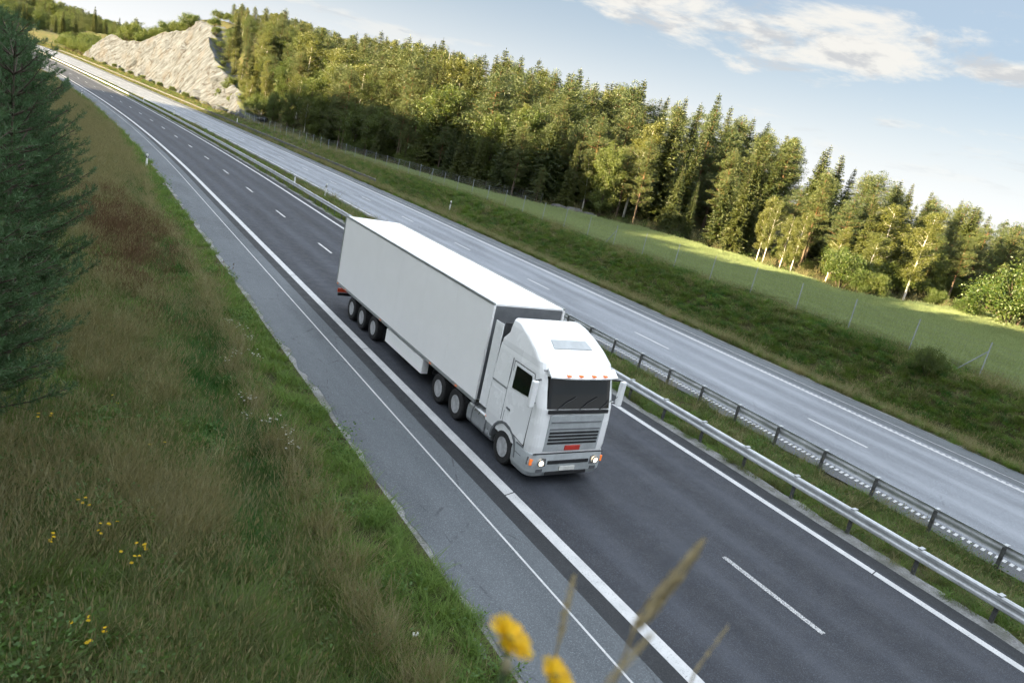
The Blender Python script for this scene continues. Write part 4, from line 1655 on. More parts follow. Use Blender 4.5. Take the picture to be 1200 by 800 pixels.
random.seed(99)
key('birch', 886, 305, 8.6, 'sunlit birch with twin white trunk, left one beside dark spruce', 0, .8)
key('birch', 893, 308, 8.2, 'sunlit white-stemmed birch, right one of the close pair', 1, .7)
key('birch', 925, 320, 7.6, 'slender pale birch in front of spruces, right of the birch pair', 2, .8)
key('birch', 912, 317, 7.0, 'small leafy birch between the birch pair and round bush', 1, .85)
key('spruce', 868, 297, 7.4, 'short dark shaded spruce standing left of the birch pair', 0, 1.35)
key('bush', 982, 340, 4.9, 'large round sunlit green bush at the field edge', 0, .95)
key('bush', 1018, 350, 3.2, 'low sunlit bush just right of the large round bush', 1, 1.0)
key('birch', 1058, 352, 10.4, 'leaning birch with bright white trunk at the field edge', 2, 1.0, (.0, .16), rz=.6)
key('bush', 1092, 364, 2.6, 'small bright yellow-green bush alone at the field edge', 1, .8)
key('bush', 1130, 375, 2.4, 'low pale bush beside the big bush at right edge', 2, .9)
key('bush', 1182, 388, 6.6, 'big sunlit pale green bush at right edge of picture', 2, 1.0)
key('bush', 1225, 398, 7.2, 'rounded bush cut by the right edge of picture', 0, 1.1)
key('pine', 627, 240, 5.6, 'small sunlit pine with bare trunk in front of dark wood', 1, 1.0)
key('broad', 702, 256, 10.5, 'dark rounded broadleaf tree on rocky spot beside the field', 0, .85)
key('broad', 655, 238, 14.5, 'pale rounded broadleaf tree with sunlit top behind small pine', 1, .85, back=7)
key('pine', 480, 194, 17.5, 'tall pine with long bare reddish trunk at wood edge', 2, 1.0)
key('spruce', 560, 214, 6.0, 'little shaded spruce at the foot of the wood', 1, 1.2)
key('spruce', 455, 183, 6.5, 'small dark spruce left of the tall bare pine', 2, 1.1)
for j, (px, py, h, kd) in enumerate([(318, 145, 7.5, 'broad'), (338, 150, 8.5, 'broad'), (356, 156, 7.8, 'birch'), (372, 160, 9.5, 'broad'), (392, 167, 8.5, 'broad'), (410, 172, 9.0, 'birch'), (428, 178, 7.5, 'broad'), (305, 138, 6.0, 'bush'), (440, 182, 5.0, 'bush')]):
    key(kd, px, py, h, f'bright green {WORDS[kd][1]} at wood foot right of rock, {nth(j + 1)} planted along verge fence' if False else f'{WORDS[kd][1]} in the bright green belt right of the rock, {nth(sorted([318, 338, 356, 372, 392, 410, 428, 305, 440]).index(px) + 1)} from the rock', None, 1.0)

seg = np.diff(EDGE, axis=0)
sl = np.hypot(seg[:, 0], seg[:, 1])
cum = np.concatenate([[0], np.cumsum(sl)])
rows = []
for r, (off, step, f0, f1) in enumerate(((2.5, 3.1, .40, .80), (6.0, 3.1, .60, .94), (10.0, 3.3, .76, 1.0), (15.0, 3.6, .88, 1.02), (21.0, 4.0, .93, 1.04), (28.0, 4.4, .95, 1.04), (37.0, 5.0, .95, 1.04))):
    s = 2.0 + r
    while s < cum[-1] - 1:
        k = min(np.searchsorted(cum, s, side='right') - 1, len(seg) - 1)
        u = seg[k] / sl[k]
        nrm = np.array([u[1], -u[0]])
        p = EDGE[k] + u * (s - cum[k]) + nrm * (off + random.uniform(-1.6, 1.6)) + u * random.uniform(-1.4, 1.4)
        s += step * random.uniform(.8, 1.25)
        px, py = to_pix((p[0], p[1], gz(p[0], p[1]) + 4))
        if px < 250 or px > 1290:
            continue
        if any((p[0] - a) ** 2 + (p[1] - b) ** 2 < c * c for a, b, c in taken):
            continue
        taken.append((p[0], p[1], 1.9))
        if px < 470:
            kd = random.choices(('pine', 'birch', 'broad', 'spruce'), (4, 3, 3, 2.5))[0] if r < 3 else random.choices(('pine', 'birch', 'spruce'), (4, 1.2, 6))[0]
        elif px < 770:
            kd = random.choices(('pine', 'broad', 'spruce', 'birch'), (3.5, 1.4, 4, .8))[0] if r < 2 else random.choices(('pine', 'spruce', 'birch'), (3, 8, .5))[0]
        elif px < 960:
            kd = random.choices(('spruce', 'pine', 'birch'), (6, 3, .5))[0]
        else:
            kd = random.choices(('spruce', 'pine', 'birch', 'broad'), (4, 5, 1.0 if r < 2 else .2, .8 if r < 2 else 0))[0]
        g0 = gz(p[0], p[1])
        hz = (sky_z(p[0], p[1]) - g0) * random.uniform(f0, f1)
        if kd == 'broad':
            hz *= .85
        if kd == 'spruce' and r > 1:
            hz *= random.uniform(.97, 1.07)
        hz = max(6.0, min(26.0, hz))
        rows.append((kd, p[0], p[1], hz, r, px))
ROWW = {0: 'at the front edge of', 1: 'just behind the front of', 2: 'in the middle of', 3: 'high in', 4: 'on the skyline of', 5: 'towards the back of', 6: 'at the very back of'}


def zone(px):
    return 'the wood near the rock' if px < 480 else 'the dark central wood' if px < 770 else 'the wood left of the birches' if px < 960 else 'the wood at the right end'


cnt = {}
for kd, x, y, h, r, px in sorted(rows, key=lambda q: q[5]):
    z = zone(px)
    n = cnt[(kd, r, z)] = cnt.get((kd, r, z), 0) + 1
    plant(kd, x, y, h, f'{WORDS[kd][1]} {ROWW[r]} {z}, {nth(n)} from left', 'trees of the wood behind the field', wide=random.uniform(.92, 1.2) if kd == 'spruce' else random.uniform(1.0, 1.35))

# undergrowth along the shaded foot of the wood
und = []
s = 1.0
while s < cum[-1] - 1:
    k = min(np.searchsorted(cum, s, side='right') - 1, len(seg) - 1)
    u = seg[k] / sl[k]
    p = EDGE[k] + u * (s - cum[k]) + np.array([u[1], -u[0]]) * random.uniform(1.0, 7.0)
    s += random.uniform(1.6, 3.4)
    px, py = to_pix((p[0], p[1], gz(p[0], p[1]) + 1))
    if 260 < px < 1250 and not (735 < px < 875) and not any((p[0] - a) ** 2 + (p[1] - b) ** 2 < 1.2 for a, b, c in taken):
        und.append((px, p[0], p[1], random.uniform(1.4, 3.8)))
for j, (px, x, y, h) in enumerate(sorted(und)):
    plant('bush', x, y, h, f'undergrowth bush along the shaded foot of the wood, {nth(j + 1)} from the rock end', 'undergrowth at the foot of the wood', wide=random.uniform(.8, 1.2))

# trees and bushes on top of and beside the rock
hs = []
for k in range(700):
    y, xr_ = random.uniform(193, 268), random.uniform(45, 84)
    if xr_ < 45 + max(0, y - 225) * .35 + (7 if 236 < y < 268 else 0) or any((y - a) ** 2 + (xr_ - b) ** 2 < 9 for a, b in hs) or len(hs) > 105:
        continue
    hs.append((y, xr_))
for j, (y, xr_) in enumerate(sorted(hs, key=lambda q: -q[0])):
    kd = random.choices(('birch', 'pine', 'broad', 'bush', 'spruce'), (3.5, 3.5, 1.5, 2.0, 1.2))[0]
    x = xr_ + float(dxr(y))
    h = {'birch': 9, 'pine': 11, 'broad': 8, 'bush': 3.6, 'spruce': 10}[kd] * random.uniform(.75, 1.15)
    h = min(h, max(2.5, (sky_z(x, y) - gz(x, y)) * 1.02))
    plant(kd, x, y, h, f'{WORDS[kd][1]} on the hill right of the rock peak, {nth(j + 1)} down the slope', 'trees on the hill beside the rock', wide=random.uniform(1.0, 1.3))
for j, (kd, y, xr_, h, w) in enumerate([('birch', 213, 48, 8.5, 1.0), ('birch', 221, 49, 9.5, .9), ('broad', 226, 53, 9, .8), ('pine', 229, 58, 10.0, .9), ('birch', 234, 54, 8.0, .9), ('pine', 243, 60, 7.5, 1.0),
                                        ('birch', 206, 46.5, 7.5, .9), ('broad', 200, 46, 7.0, .9), ('bush', 237, 52.5, 3.0, 1.0), ('pine', 222, 61, 12.0, 1.0), ('spruce', 214, 57, 11.0, 1.0), ('pine', 205, 56, 12, 1.0), ('birch', 197, 50, 10, 1)]):
    plant(kd, xr_ + float(dxr(y)), y, h, f'{WORDS[kd][1]} on the slope right of the rock face, {nth(j + 1)} of the cluster', 'trees around the rock face', wide=w)
for j, (y, xr_, h) in enumerate([(268, 49.5, 5.5), (276, 50.5, 4.2), (284, 50.5, 5.2), (292, 50, 5.8), (300, 49.5, 5.0), (308, 49, 5.5), (318, 48.5, 4.4), (328, 50, 7.0), (337, 50, 6.0), (344, 48.5, 5.0)]):
    x = xr_ + float(dxr(y))
    o = plant('bush', x, y, h, f'green bush growing along the rock top, {nth(j + 1)} from the peak leftwards', 'bushes on the rock top', sink=0)
    o.location.z = float(np.interp(y, ROCK_Y, ROCK_Z)) + float(zr(y)) - .3
for j, (y, xr_, h) in enumerate([(352, 44, 5.5), (359, 43, 6.0), (366, 42.5, 6.5), (374, 42, 6.0), (382, 42.5, 6.5), (390, 44, 6), (362, 49, 7), (372, 49, 7.5), (384, 50, 7.5), (396, 47, 6.5)]):
    plant('bush', xr_ + float(dxr(y)), y, h, f'sunlit bush beyond the rock on right of the road, {nth(j + 1)} outwards', 'bushes beyond the rock', wide=1.1)
for j, (y, k) in enumerate([(189, .7), (195, .3), (199, .8), (205, .5), (210, .9), (214, .35), (219, .75), (224, .95), (228, .6), (232, 1.0), (236, .9), (240, 1.0), (244, 1.02)]):
    hz_ = float(np.interp(y, ROCK_Y, ROCK_Z)) * k
    o = plant('bush', 42.6 + hz_ * .27 + float(dxr(y)) + .6, y, random.uniform(1.4, 3.2), f'bush growing on the ledges at the right side of rock, {nth(j + 1)} upwards', 'bushes on the rock ledges', sink=0)
    o.location.z = hz_ + float(zr(y)) - .2
for j, (kd, y, xr_, h) in enumerate([('birch', 229, 50, 7.5), ('broad', 233, 51, 6.5), ('birch', 237, 53.5, 7.0), ('pine', 241, 55.5, 7.5), ('bush', 245, 55.5, 3.4), ('birch', 248, 58, 6.0), ('bush', 252, 56, 3.2), ('broad', 254, 60, 5.5), ('bush', 259, 55, 3.0), ('pine', 262, 60, 6.5), ('bush', 225, 47.5, 3.5), ('broad', 219, 46.8, 5.0)]):
    o = plant(kd, xr_ + float(dxr(y)), y, h, f'{WORDS[kd][1]} against the right shoulder of the rock, {nth(j + 1)} of a loose row', 'trees around the rock face', wide=1.15)
plant('pine', 56 + float(dxr(345)), 345, 9.0, 'dark pine standing on the far left shoulder of the rock', 'trees around the rock face')
for j, y in enumerate((226, 240, 249, 272, 283, 296, 305, 318, 330, 341)):
    plant('bush', random.uniform(40.0, 41.6) + float(dxr(y)), y, random.uniform(.9, 1.9), f'low green bush along the foot of the rock face, {nth(j + 1)} from its right end', 'bushes at the rock foot')
plant('bush', 40.4 + float(dxr(262)), 262, 1.8, 'small bush at the foot of rock face, left one', 'bushes at the rock foot')
plant('bush', 40.2 + float(dxr(232)), 232, 1.7, 'small bush at the foot of rock face, right one', 'bushes at the rock foot')
plant('bush', 39.6, 18.5, 1.7, 'dark leafy bush on the grass bank near the right picture edge', wide=.8)

# stones showing at the foot of the dark wood
for j, (px, py, sx) in enumerate([(655, 247, 1.6), (672, 252, 1.9), (690, 256, 1.4), (685, 236, 1.5), (664, 243, 1.1)]):
    p = hit(px, py)
    o = link('boulder', boulder_mesh(60 + j, sx * .7, sx * .55, sx * .4, 'boulder'), None, (p[0], p[1], p[2] + .2))
    tag(o, ('broad', 'large', 'right-hand', 'upper', 'small')[j] + ' grey boulder at the shaded foot of the wood', 'boulder', 'boulders at the foot of the wood')

# near pines on the left bank
NP = [near_pine(7.0, 1.7, 51), near_pine(7.0, 1.9, 52)]
for j, (x, y, h, lab, v) in enumerate([
        (-1.35, 11.8, 6.6, 'young pine leaning into the left edge of the picture, nearest', 0),
        (-.95, 17.0, 7.4, 'bushy young pine at left edge, second behind the nearest', 1),
        (-1.3, 24.5, 8.0, 'young pine at left edge, third behind the nearest', 0),
        (-2.6, 36.0, 8.2, 'tall pine at left edge whose tip reaches the hills', 1),
        (-2.3, 14.2, 6.9, 'young pine half hidden behind the nearest at left edge', 1),
        (-2.3, 20.5, 7.6, 'young pine at left edge deep in the clump', 0),
        (-2.6, 29.5, 8.0, 'dark pine at left edge behind the clump', 1),
        (-2.9, 50.0, 8.6, 'farther pine on left bank beside the road bend', 0)]):
    a, b, h0 = NP[v]
    r = empty('pine_tree', (x, y, gz(x, y) - .1), 1.3 * j)
    s = h / h0
    wd = (1.0, .80, .95, .9, .9, .9, .9, .9)[j]
    r.scale = (s * wd, s * wd, s)
    tag(r, lab, 'tree', 'young pines on the left bank')
    link('trunk', a, r)
    link('crown', b, r)


# ------------------------------------------------------------------ scattering of what nobody could count
def make_scatter(name, protos, pts, rot, scl, idx, label, cat):
    """one object: a cloud of points carrying copies of the small clump meshes"""
    col = bpy.data.collections.new(name + '_clumps')
    for i, me in enumerate(protos):
        o = bpy.data.objects.new(f'{name}_{i:02d}', me)
        col.objects.link(o)
    n = len(pts)
    me = bpy.data.meshes.new(name)
    me.vertices.add(n)
    me.vertices.foreach_set('co', np.ascontiguousarray(pts, np.float32).ravel())
    a = me.attributes.new('rot', 'FLOAT_VECTOR', 'POINT')
    a.data.foreach_set('vector', np.ascontiguousarray(rot, np.float32).ravel())
    a = me.attributes.new('scl', 'FLOAT_VECTOR', 'POINT')
    a.data.foreach_set('vector', np.ascontiguousarray(scl, np.float32).ravel())
    a = me.attributes.new('idx', 'INT', 'POINT')
    a.data.foreach_set('value', np.ascontiguousarray(idx, np.int32))
    ob = link(name, me)
    ng = bpy.data.node_groups.new(name, 'GeometryNodeTree')
    ng.interface.new_socket('Geometry', in_out='INPUT', socket_type='NodeSocketGeometry')
    ng.interface.new_socket('Geometry', in_out='OUTPUT', socket_type='NodeSocketGeometry')
    N, Lk = ng.nodes, ng.links
    gi, go = N.new('NodeGroupInput'), N.new('NodeGroupOutput')
    ip = N.new('GeometryNodeInstanceOnPoints')
    ci = N.new('GeometryNodeCollectionInfo')
    ci.inputs['Collection'].default_value = col
    ci.inputs['Separate Children'].default_value = True
    ci.inputs['Reset Children'].default_value = True
    ip.inputs['Pick Instance'].default_value = True

    def attr(nm, ty):
        x = N.new('GeometryNodeInputNamedAttribute')
        x.data_type = ty
        x.inputs['Name'].default_value = nm
        return x.outputs['Attribute']
    e2r = N.new('FunctionNodeEulerToRotation')
    Lk.new(attr('rot', 'FLOAT_VECTOR'), e2r.inputs[0])
    Lk.new(gi.outputs[0], ip.inputs['Points'])
    Lk.new(ci.outputs[0], ip.inputs['Instance'])
    Lk.new(attr('idx', 'INT'), ip.inputs['Instance Index'])
    Lk.new(e2r.outputs[0], ip.inputs['Rotation'])
    Lk.new(attr('scl', 'FLOAT_VECTOR'), ip.inputs['Scale'])
    Lk.new(ip.outputs[0], go.inputs[0])
    md = ob.modifiers.new('scatter', 'NODES')
    md.node_group = ng
    tag(ob, label, cat, kind='stuff')
    return ob


def clump(n, rad, h0, h1, width, mat, lean=.35, heads=0.0, head_mat=None, seed=0, curl=.35):
    """a tuft of bent tapering blades; some carry a seed head"""
    rs = np.random.default_rng(seed)
    V, F3, F4, FH = [], [], [], []
    V = []
    for i in range(n):
        a, r = rs.uniform(0, 6.283), rad * math.sqrt(rs.uniform())
        p = np.array([r * math.cos(a), r * math.sin(a), -.03])
        h = rs.uniform(h0, h1)
        la = rs.uniform(0, 6.283)
        ln = lean * rs.uniform(.2, 1.2)
        d = np.array([math.cos(la) * ln, math.sin(la) * ln, 1.0])
        side = np.array([-math.sin(la + rs.uniform(-1, 1)), math.cos(la), 0])
        w = width * rs.uniform(.6, 1.3)
        b = len(V)
        for t, k in ((0, .8), (.4, 1.0), (.75, .65)):
            c = p + d * h * t + np.array([math.cos(la), math.sin(la), -.35]) * curl * h * t * t
            V.append(c - side * w * k * .5)
            V.append(c + side * w * k * .5)
        c = p + d * h + np.array([math.cos(la), math.sin(la), -.35]) * curl * h
        V.append(c)
        F4 += [(b, b + 1, b + 3, b + 2), (b + 2, b + 3, b + 5, b + 4)]
        F3.append((b + 4, b + 5, b + 6))
        if rs.uniform() < heads:
            q = len(V)
            dd = d / np.linalg.norm(d)
            L = h * rs.uniform(.14, .24)
            ww = max(width * 2.2, .016)
            for e in (side, np.cross(side, dd)):
                q = len(V)
                V += [c - dd * L * .2, c + dd * L * .35 + e * ww * .5, c + dd * L, c + dd * L * .35 - e * ww * .5]
                FH.append((q, q + 1, q + 2, q + 3))
    me = mesh_np('clump', np.array(V), [np.array(F4), np.array(F3)] + ([np.array(FH)] if FH else []), M[mat])
    if FH and head_mat:
        me.materials.append(M[head_mat])
        mi = np.zeros(len(me.polygons), np.int32)
        mi[-len(FH):] = 1
        me.polygons.foreach_set('material_index', mi)
    return me


def weed_clump(n, h, ls, mat, seed, rad=.22):
    rs = np.random.default_rng(seed)
    P = np.stack([rs.normal(scale=rad, size=n), rs.normal(scale=rad, size=n), rs.uniform(.03, h, n)], 1)
    D = rs.normal(size=(n, 3)) * np.array([1, 1, .35]) + np.array([0, 0, .25])
    V, F = shards(P, D, rs.uniform(.7, 1.3, n) * ls, rs.uniform(.7, 1.2, n) * ls * .55, bend=.15)
    return mesh_np('weed', V, F, M[mat])


CL = {
    'dry': [clump(46, .20, .45, .85, .007, 'grass_dry', .35, .35, 'grass_dry', s) for s in range(3)],
    'olive': [clump(54, .20, .30, .65, .009, 'grass_olive', .4, .15, 'grass_dry', 10 + s, .5) for s in range(3)],
    'green': [clump(60, .19, .18, .46, .010, 'grass_green', .45, 0, None, 20 + s, .6) for s in range(3)],
    'short': [clump(70, .20, .07, .18, .008, 'grass_green', .6, 0, None, 30 + s) for s in range(3)],
    'shortdry': [clump(70, .20, .06, .16, .008, 'grass_olive', .7, 0, None, 35 + s) for s in range(2)],
    'lush': [clump(70, .20, .25, .48, .011, 'grass_lush', .5, 0, None, 40 + s) for s in range(3)],
    'red': [clump(36, .18, .40, .80, .008, 'grass_red', .3, .9, 'grass_red', 50 + s) for s in range(2)],
    'weed': [weed_clump(120, .40, .075, 'weed', 60 + s) for s in range(3)],
}
CLP, CLI = [], {}
for k_, l_ in CL.items():
    CLI[k_] = (len(CLP), len(l_))
    CLP += l_


def sample(n, f):
    """n random points in the box returned by f, thinned by density"""
    return f(n)


def put(kinds, wts, X, Y, s0, s1, flat=(1, 1)):
    n = len(X)
    nm = np.array(kinds)
    ch = np.array([RNG.choice(len(kinds), p=w / w.sum()) for w in wts]) if wts.ndim == 2 else RNG.choice(len(kinds), n, p=wts / wts.sum())
    idx = np.zeros(n, int)
    for i, k in enumerate(kinds):
        st, c = CLI[k]
        q = ch == i
        idx[q] = st + RNG.integers(0, c, q.sum())
    Z = ground(X, Y)
    s = RNG.uniform(s0, s1, n)
    pts = np.stack([X, Y, Z], 1)
    rot = np.stack([RNG.normal(scale=.10, size=n), RNG.normal(scale=.10, size=n), RNG.uniform(0, 6.283, n)], 1)
    scl = np.stack([s, s, s * RNG.uniform(flat[0], flat[1], n)], 1)
    return pts, rot, scl, idx


def visible(X, Y, Z, m_=60):
    px, py = to_pix(np.stack([X, Y, Z], 1))
    zz = (np.stack([X, Y, Z], 1) - np.array([0, 0, CAM_H])) @ _F
    return (zz > .5) & (px > -m_ - 120) & (px < 1200 + m_ + 60) & (py > -m_) & (py < 800 + m_ + 60)


def left_verge():
    out = []
    for y0, y1, dn, x0 in ((3, 16, 38, -4), (16, 32, 28, -5), (32, 60, 18, -6), (60, 110, 10, -8), (110, 220, 5, -9)):
        n = int((y1 - y0) * (7.1 - x0) * dn)
        Y = RNG.uniform(y0, y1, n)
        xr = RNG.uniform(x0, 7.05, n)
        X = xr + dxr(Y)
        ok = visible(X, Y, ground(X, Y, False)) & ((Y > 6.2) | (ground(X, Y, False) < 1.6))
        X, Y, xr = X[ok], Y[ok], xr[ok]
        edge = 6.62 + .30 * vnoise(Y, Y * 0, 1.3, 51) + .12 * vnoise(Y, Y * 0, .45, 52)
        ok = xr < edge
        X, Y, xr = X[ok], Y[ok], xr[ok]
        a = vnoise(X, Y, 3.2, 53)
        b = vnoise(X, Y, 1.3, 54)
        drift = .35 * vnoise(Y, Y * 0, 6, 55)
        kinds = ['short', 'shortdry', 'green', 'olive', 'dry', 'lush', 'red', 'weed']
        W = np.zeros((len(X), len(kinds)))
        road_edge = smooth(5.15, 5.5, xr + drift * .6)
        strip_d = np.exp(-((xr - 5.0 + drift) / .30) ** 2)
        lush = np.exp(-((xr - 3.95 + drift) / .75) ** 2) * (smooth(-.25, .35, a + .35 * (np.abs(Y - 22) < 7) + .2 * (np.abs(Y - 34) < 5)))
        slope = 1 - smooth(4.2, 4.9, xr + drift)
        red = np.exp(-(((xr - 2.6) / 1.5) ** 2 + ((Y - 41) / 7.5) ** 2)) * smooth(-.5, .3, b + .3)
        farness = smooth(36, 60, Y)
        W[:, 0] = road_edge * (1.5 + a) + .02
        W[:, 1] = road_edge * (.9 - .8 * a) * .8
        W[:, 2] = road_edge * .9 + 1.4 * (1 - road_edge) * (.75 - a).clip(0) * (1 - .6 * farness) + lush * .5
        a2 = vnoise(X, Y, .8, 56)
        W[:, 3] = slope * (1.2 + .9 * b) * (1 - .5 * farness)
        W[:, 4] = strip_d * 1.6 + slope * ((.10 + 1.9 * a.clip(0) * (a2 > -.35)) + 1.5 * farness)
        W[:, 5] = lush * 5.0 + .05 * slope
        W[:, 6] = red * 5
        W[:, 7] = slope * .10 * (b > .25) + slope * 1.1 * ((xr < .8) & (b > .1) & (Y < 24)) + .06
        W = np.maximum(W, 0)
        out.append(put(kinds, W, X, Y, .75, 1.2) if y0 < 60 else put(kinds, W, X, Y, 1.1, 1.7))
    return [np.concatenate(q) for q in zip(*out)]


make_scatter('verge_grass', CLP, *left_verge(), 'mixed dry and green grass covering the left verge and bank', 'grass')


def median():
    out = []
    for y0, y1, dn in ((2, 30, 34), (30, 80, 18), (80, 260, 5)):
        n = int((y1 - y0) * 4.3 * dn)
        Y = RNG.uniform(y0, y1, n)
        xr = RNG.uniform(19.15, 23.25, n)
        e0 = 19.35 + .22 * vnoise(Y, Y * 0, 1.1, 61)
        e1 = 23.05 + .16 * vnoise(Y, Y * 0, 1.3, 62)
        ok = (xr > e0) & (xr < e1)
        Y, xr = Y[ok], xr[ok]
        X = xr + dxr(Y)
        a, b = vnoise(X, Y, 1.6, 63), vnoise(X, Y, .6, 64)
        keep = (b > -.75)
        X, Y, a, b = X[keep], Y[keep], a[keep], b[keep]
        W = np.stack([1.3 + a, 1.0 - a, .8 + b, .55 + .4 * b, .10 + 0 * a, .05 + .12 * (b > .4)], 1).clip(0.01)
        out.append(put(['short', 'shortdry', 'green', 'olive', 'dry', 'weed'], W, X, Y, .7, 1.1 if y0 < 30 else 1.6, (.55, .95)))
    return [np.concatenate(q) for q in zip(*out)]


make_scatter('median_grass', CLP, *median(), 'short green and brown grass on the median between guard rails', 'grass')


def right_bank():
    out = []
    for y0, y1, dn in ((8, 60, 20), (60, 130, 12), (130, 420, 3.2)):
        n = int((y1 - y0) * 8.5 * dn)
        Y = RNG.uniform(y0, y1, n)
        xr = RNG.uniform(34.7, 42.6 if y0 < 130 else 46, n)
        e0 = 34.9 + .15 * vnoise(Y, Y * 0, 1.5, 71)
        X = xr + dxr(Y)
        ok = (xr > e0) & ~((Y > 190) & (xr > 41.0)) & ~((Y < 120) & (xr > 42.2))
        X, Y, xr = X[ok], Y[ok], xr[ok]
        a, b = vnoise(X, Y, 3.0, 73), vnoise(X, Y, 1.2, 74)
        verge = 1 - smooth(35.6, 36.6, xr + .3 * b)
        far = smooth(80, 150, Y)
        W = np.stack([.55 * verge + .1, .9 * verge, 2.2 + .8 * b - 1.2 * verge, .6 - .3 * a, 1.0 * verge + (.03 + .5 * a.clip(0)) + .7 * far, (.35 - .3 * a) * (1 - verge) * (1 - far), .40 * (b > .1) * (1 - verge)], 1).clip(.01)
        out.append(put(['short', 'shortdry', 'green', 'olive', 'dry', 'lush', 'weed'], W, X, Y, .9, 1.4 if y0 < 60 else 1.8, (.55, .85)))
    return [np.concatenate(q) for q in zip(*out)]


make_scatter('bank_grass', CLP, *right_bank(), 'tall mixed grass on the right bank below the wire fence', 'grass')

# strip of rough meadow between crop and wood, and floor of the wood's edge
n = 9000
X, Y = RNG.uniform(42, 125, n), RNG.uniform(10, 190, n)
ed = edge_dist(X, Y)
xr_ = X - dxr(Y)
ok = (ed > -3.0) & (ed < 5.0) & (xr_ > 42.5)
X, Y, ed = X[ok], Y[ok], ed[ok]
a = vnoise(X, Y, 4, 81)
W = np.stack([1.0 - .5 * a, .9 + 0 * a, .8 + a, .4 + 0 * a], 1).clip(.01)
make_scatter('meadow_grass', CLP, *put(['green', 'olive', 'dry', 'weed'], W, X, Y, 1.2, 2.0), 'rough meadow grass between the crop field and the wood', 'grass')

# the crop
WH = [clump(64, .30, .60, .84, .017, 'wheat', .30, .85, 'wheat', 90 + s, .62) for s in range(3)]
n = 42000
X, Y = RNG.uniform(42.2, 112, n), RNG.uniform(5, 130, n)
X = np.where(RNG.uniform(size=n) < .55, np.round(X / .42) * .42 + RNG.normal(scale=.05, size=n), X)
ed = edge_dist(X, Y)
xr_ = X - dxr(Y)
ok = (ed < -3.0 + 1.1 * vnoise(X, Y, 3, 82)) & (xr_ > 42.35) & ~((np.abs(((X + .12 * Y) % 14) - 7) < .35))
X, Y = X[ok], Y[ok]
ok = visible(X, Y, ground(X, Y, False))
X, Y = X[ok], Y[ok]
n = len(X)
s = RNG.uniform(.95, 1.25, n)
make_scatter('crop', WH, np.stack([X, Y, ground(X, Y)], 1), np.stack([RNG.normal(scale=.05, size=n), RNG.normal(scale=.05, size=n), RNG.uniform(0, 6.28, n)], 1),
             np.stack([s, s, s * RNG.uniform(.9, 1.08, n)], 1), RNG.integers(0, 3, n), 'even green cereal crop filling the field behind the fence', 'crop')


# far woods: nobody could count them
def wood(name, X, Y, hs, mixw, label):
    protos, h0 = [], []
    for kd in ('spruce', 'pine', 'broad'):
        for a_, b_, hh in PROTO[kd][:2]:
            na, nb = len(a_.vertices), len(b_.vertices)
            me = b_.copy()
            protos.append(me)
            h0.append(hh)
    n_ = len(X)
    k = RNG.choice(3, n_, p=mixw) * 2 + RNG.integers(0, 2, n_)
    sc = hs / np.array(h0)[k]
    make_scatter(name, protos, np.stack([X, Y, ground(X, Y) - .3], 1), np.stack([X * 0, X * 0, RNG.uniform(0, 6.28, n_)], 1), np.stack([sc * 1.15, sc * 1.15, sc], 1), k, label, 'wood')


# the ridge to the left of the motorway, outside the frame: its trees shade the road
n = 1500
X, Y = RNG.uniform(-95, -22, n), RNG.uniform(-170, 203, n)
xr_ = X - dxr(Y)
ok = (xr_ < -22) & ~((Y < 14) & (Y > -14) & (X > -20))
X, Y = X[ok], Y[ok]
wood('ridge_wood', X, Y, (RNG.uniform(13, 18, len(X)) + 4.0 * smooth(84, 96, Y)) * (1 - .3 * smooth(180, 203, Y)) * (1 - .20 * smooth(56, 61, Y) * (1 - smooth(74, 79, Y))), (.45, .4, .15), 'wooded ridge left of the motorway whose shadow covers the road')
# hills beyond the bend
n = 2600
X, Y = RNG.uniform(-330, 210, n), RNG.uniform(455, 980, n)
xr_ = X - dxr(np.minimum(Y, 900))
ok = ((xr_ > 44) | (xr_ < -14)) & (np.abs(X) < Y * .5)
X, Y = X[ok], Y[ok]
wood('far_wood', X, Y, RNG.uniform(9, 14, len(X)), (.4, .3, .3), 'dark wooded hills closing the valley beyond the road bend')
n = 2600
X, Y = RNG.uniform(-560, 150, n), RNG.uniform(1000, 1700, n)
wood('distant_wood', X, Y, RNG.uniform(11, 16, n), (.4, .3, .3), 'hazy distant wooded ridge at the upper left')


# ------------------------------------------------------------------ wild flowers on the bank
def flower_plant(x, y, h, heads, petal, label, group, hs=.03, spread=.16, name='wildflower'):
    g = empty(name, (x, y, gz(x, y) - .02), random.uniform(0, 6.28))
    tag(g, label, 'flower', group)
    st = MB()
    for i in range(heads):
        pe = MB()
        a = random.uniform(0, 6.28)
        r = spread * math.sqrt(random.random())
        hh = h * random.uniform(.85, 1.1)
        p = Vector((math.cos(a) * r, math.sin(a) * r, hh))
        st.tube([(p.x * .15, p.y * .15, 0), (p.x * .6, p.y * .6, hh * .6), p], [.004, .003, .002], 4, cap=False)
        nt = Vector((random.uniform(-.3, .3), random.uniform(-.3, .3), 1)).normalized()
        u = nt.orthogonal().normalized()
        w = nt.cross(u)
        for k in range(9):
            c, s = math.cos(6.283 * k / 9), math.sin(6.283 * k / 9)
            d = u * c + w * s
            e = u * -s + w * c
            q = len(pe.V)
            pe.add([p, p + d * hs * .6 + e * hs * .2 + nt * hs * .2, p + d * hs + nt * hs * .15, p + d * hs * .6 - e * hs * .2 + nt * hs * .2], [(0, 1, 2, 3)])
        pe.build('flower_head', M[petal], g)
    st.build('stem', M['stem'], g)


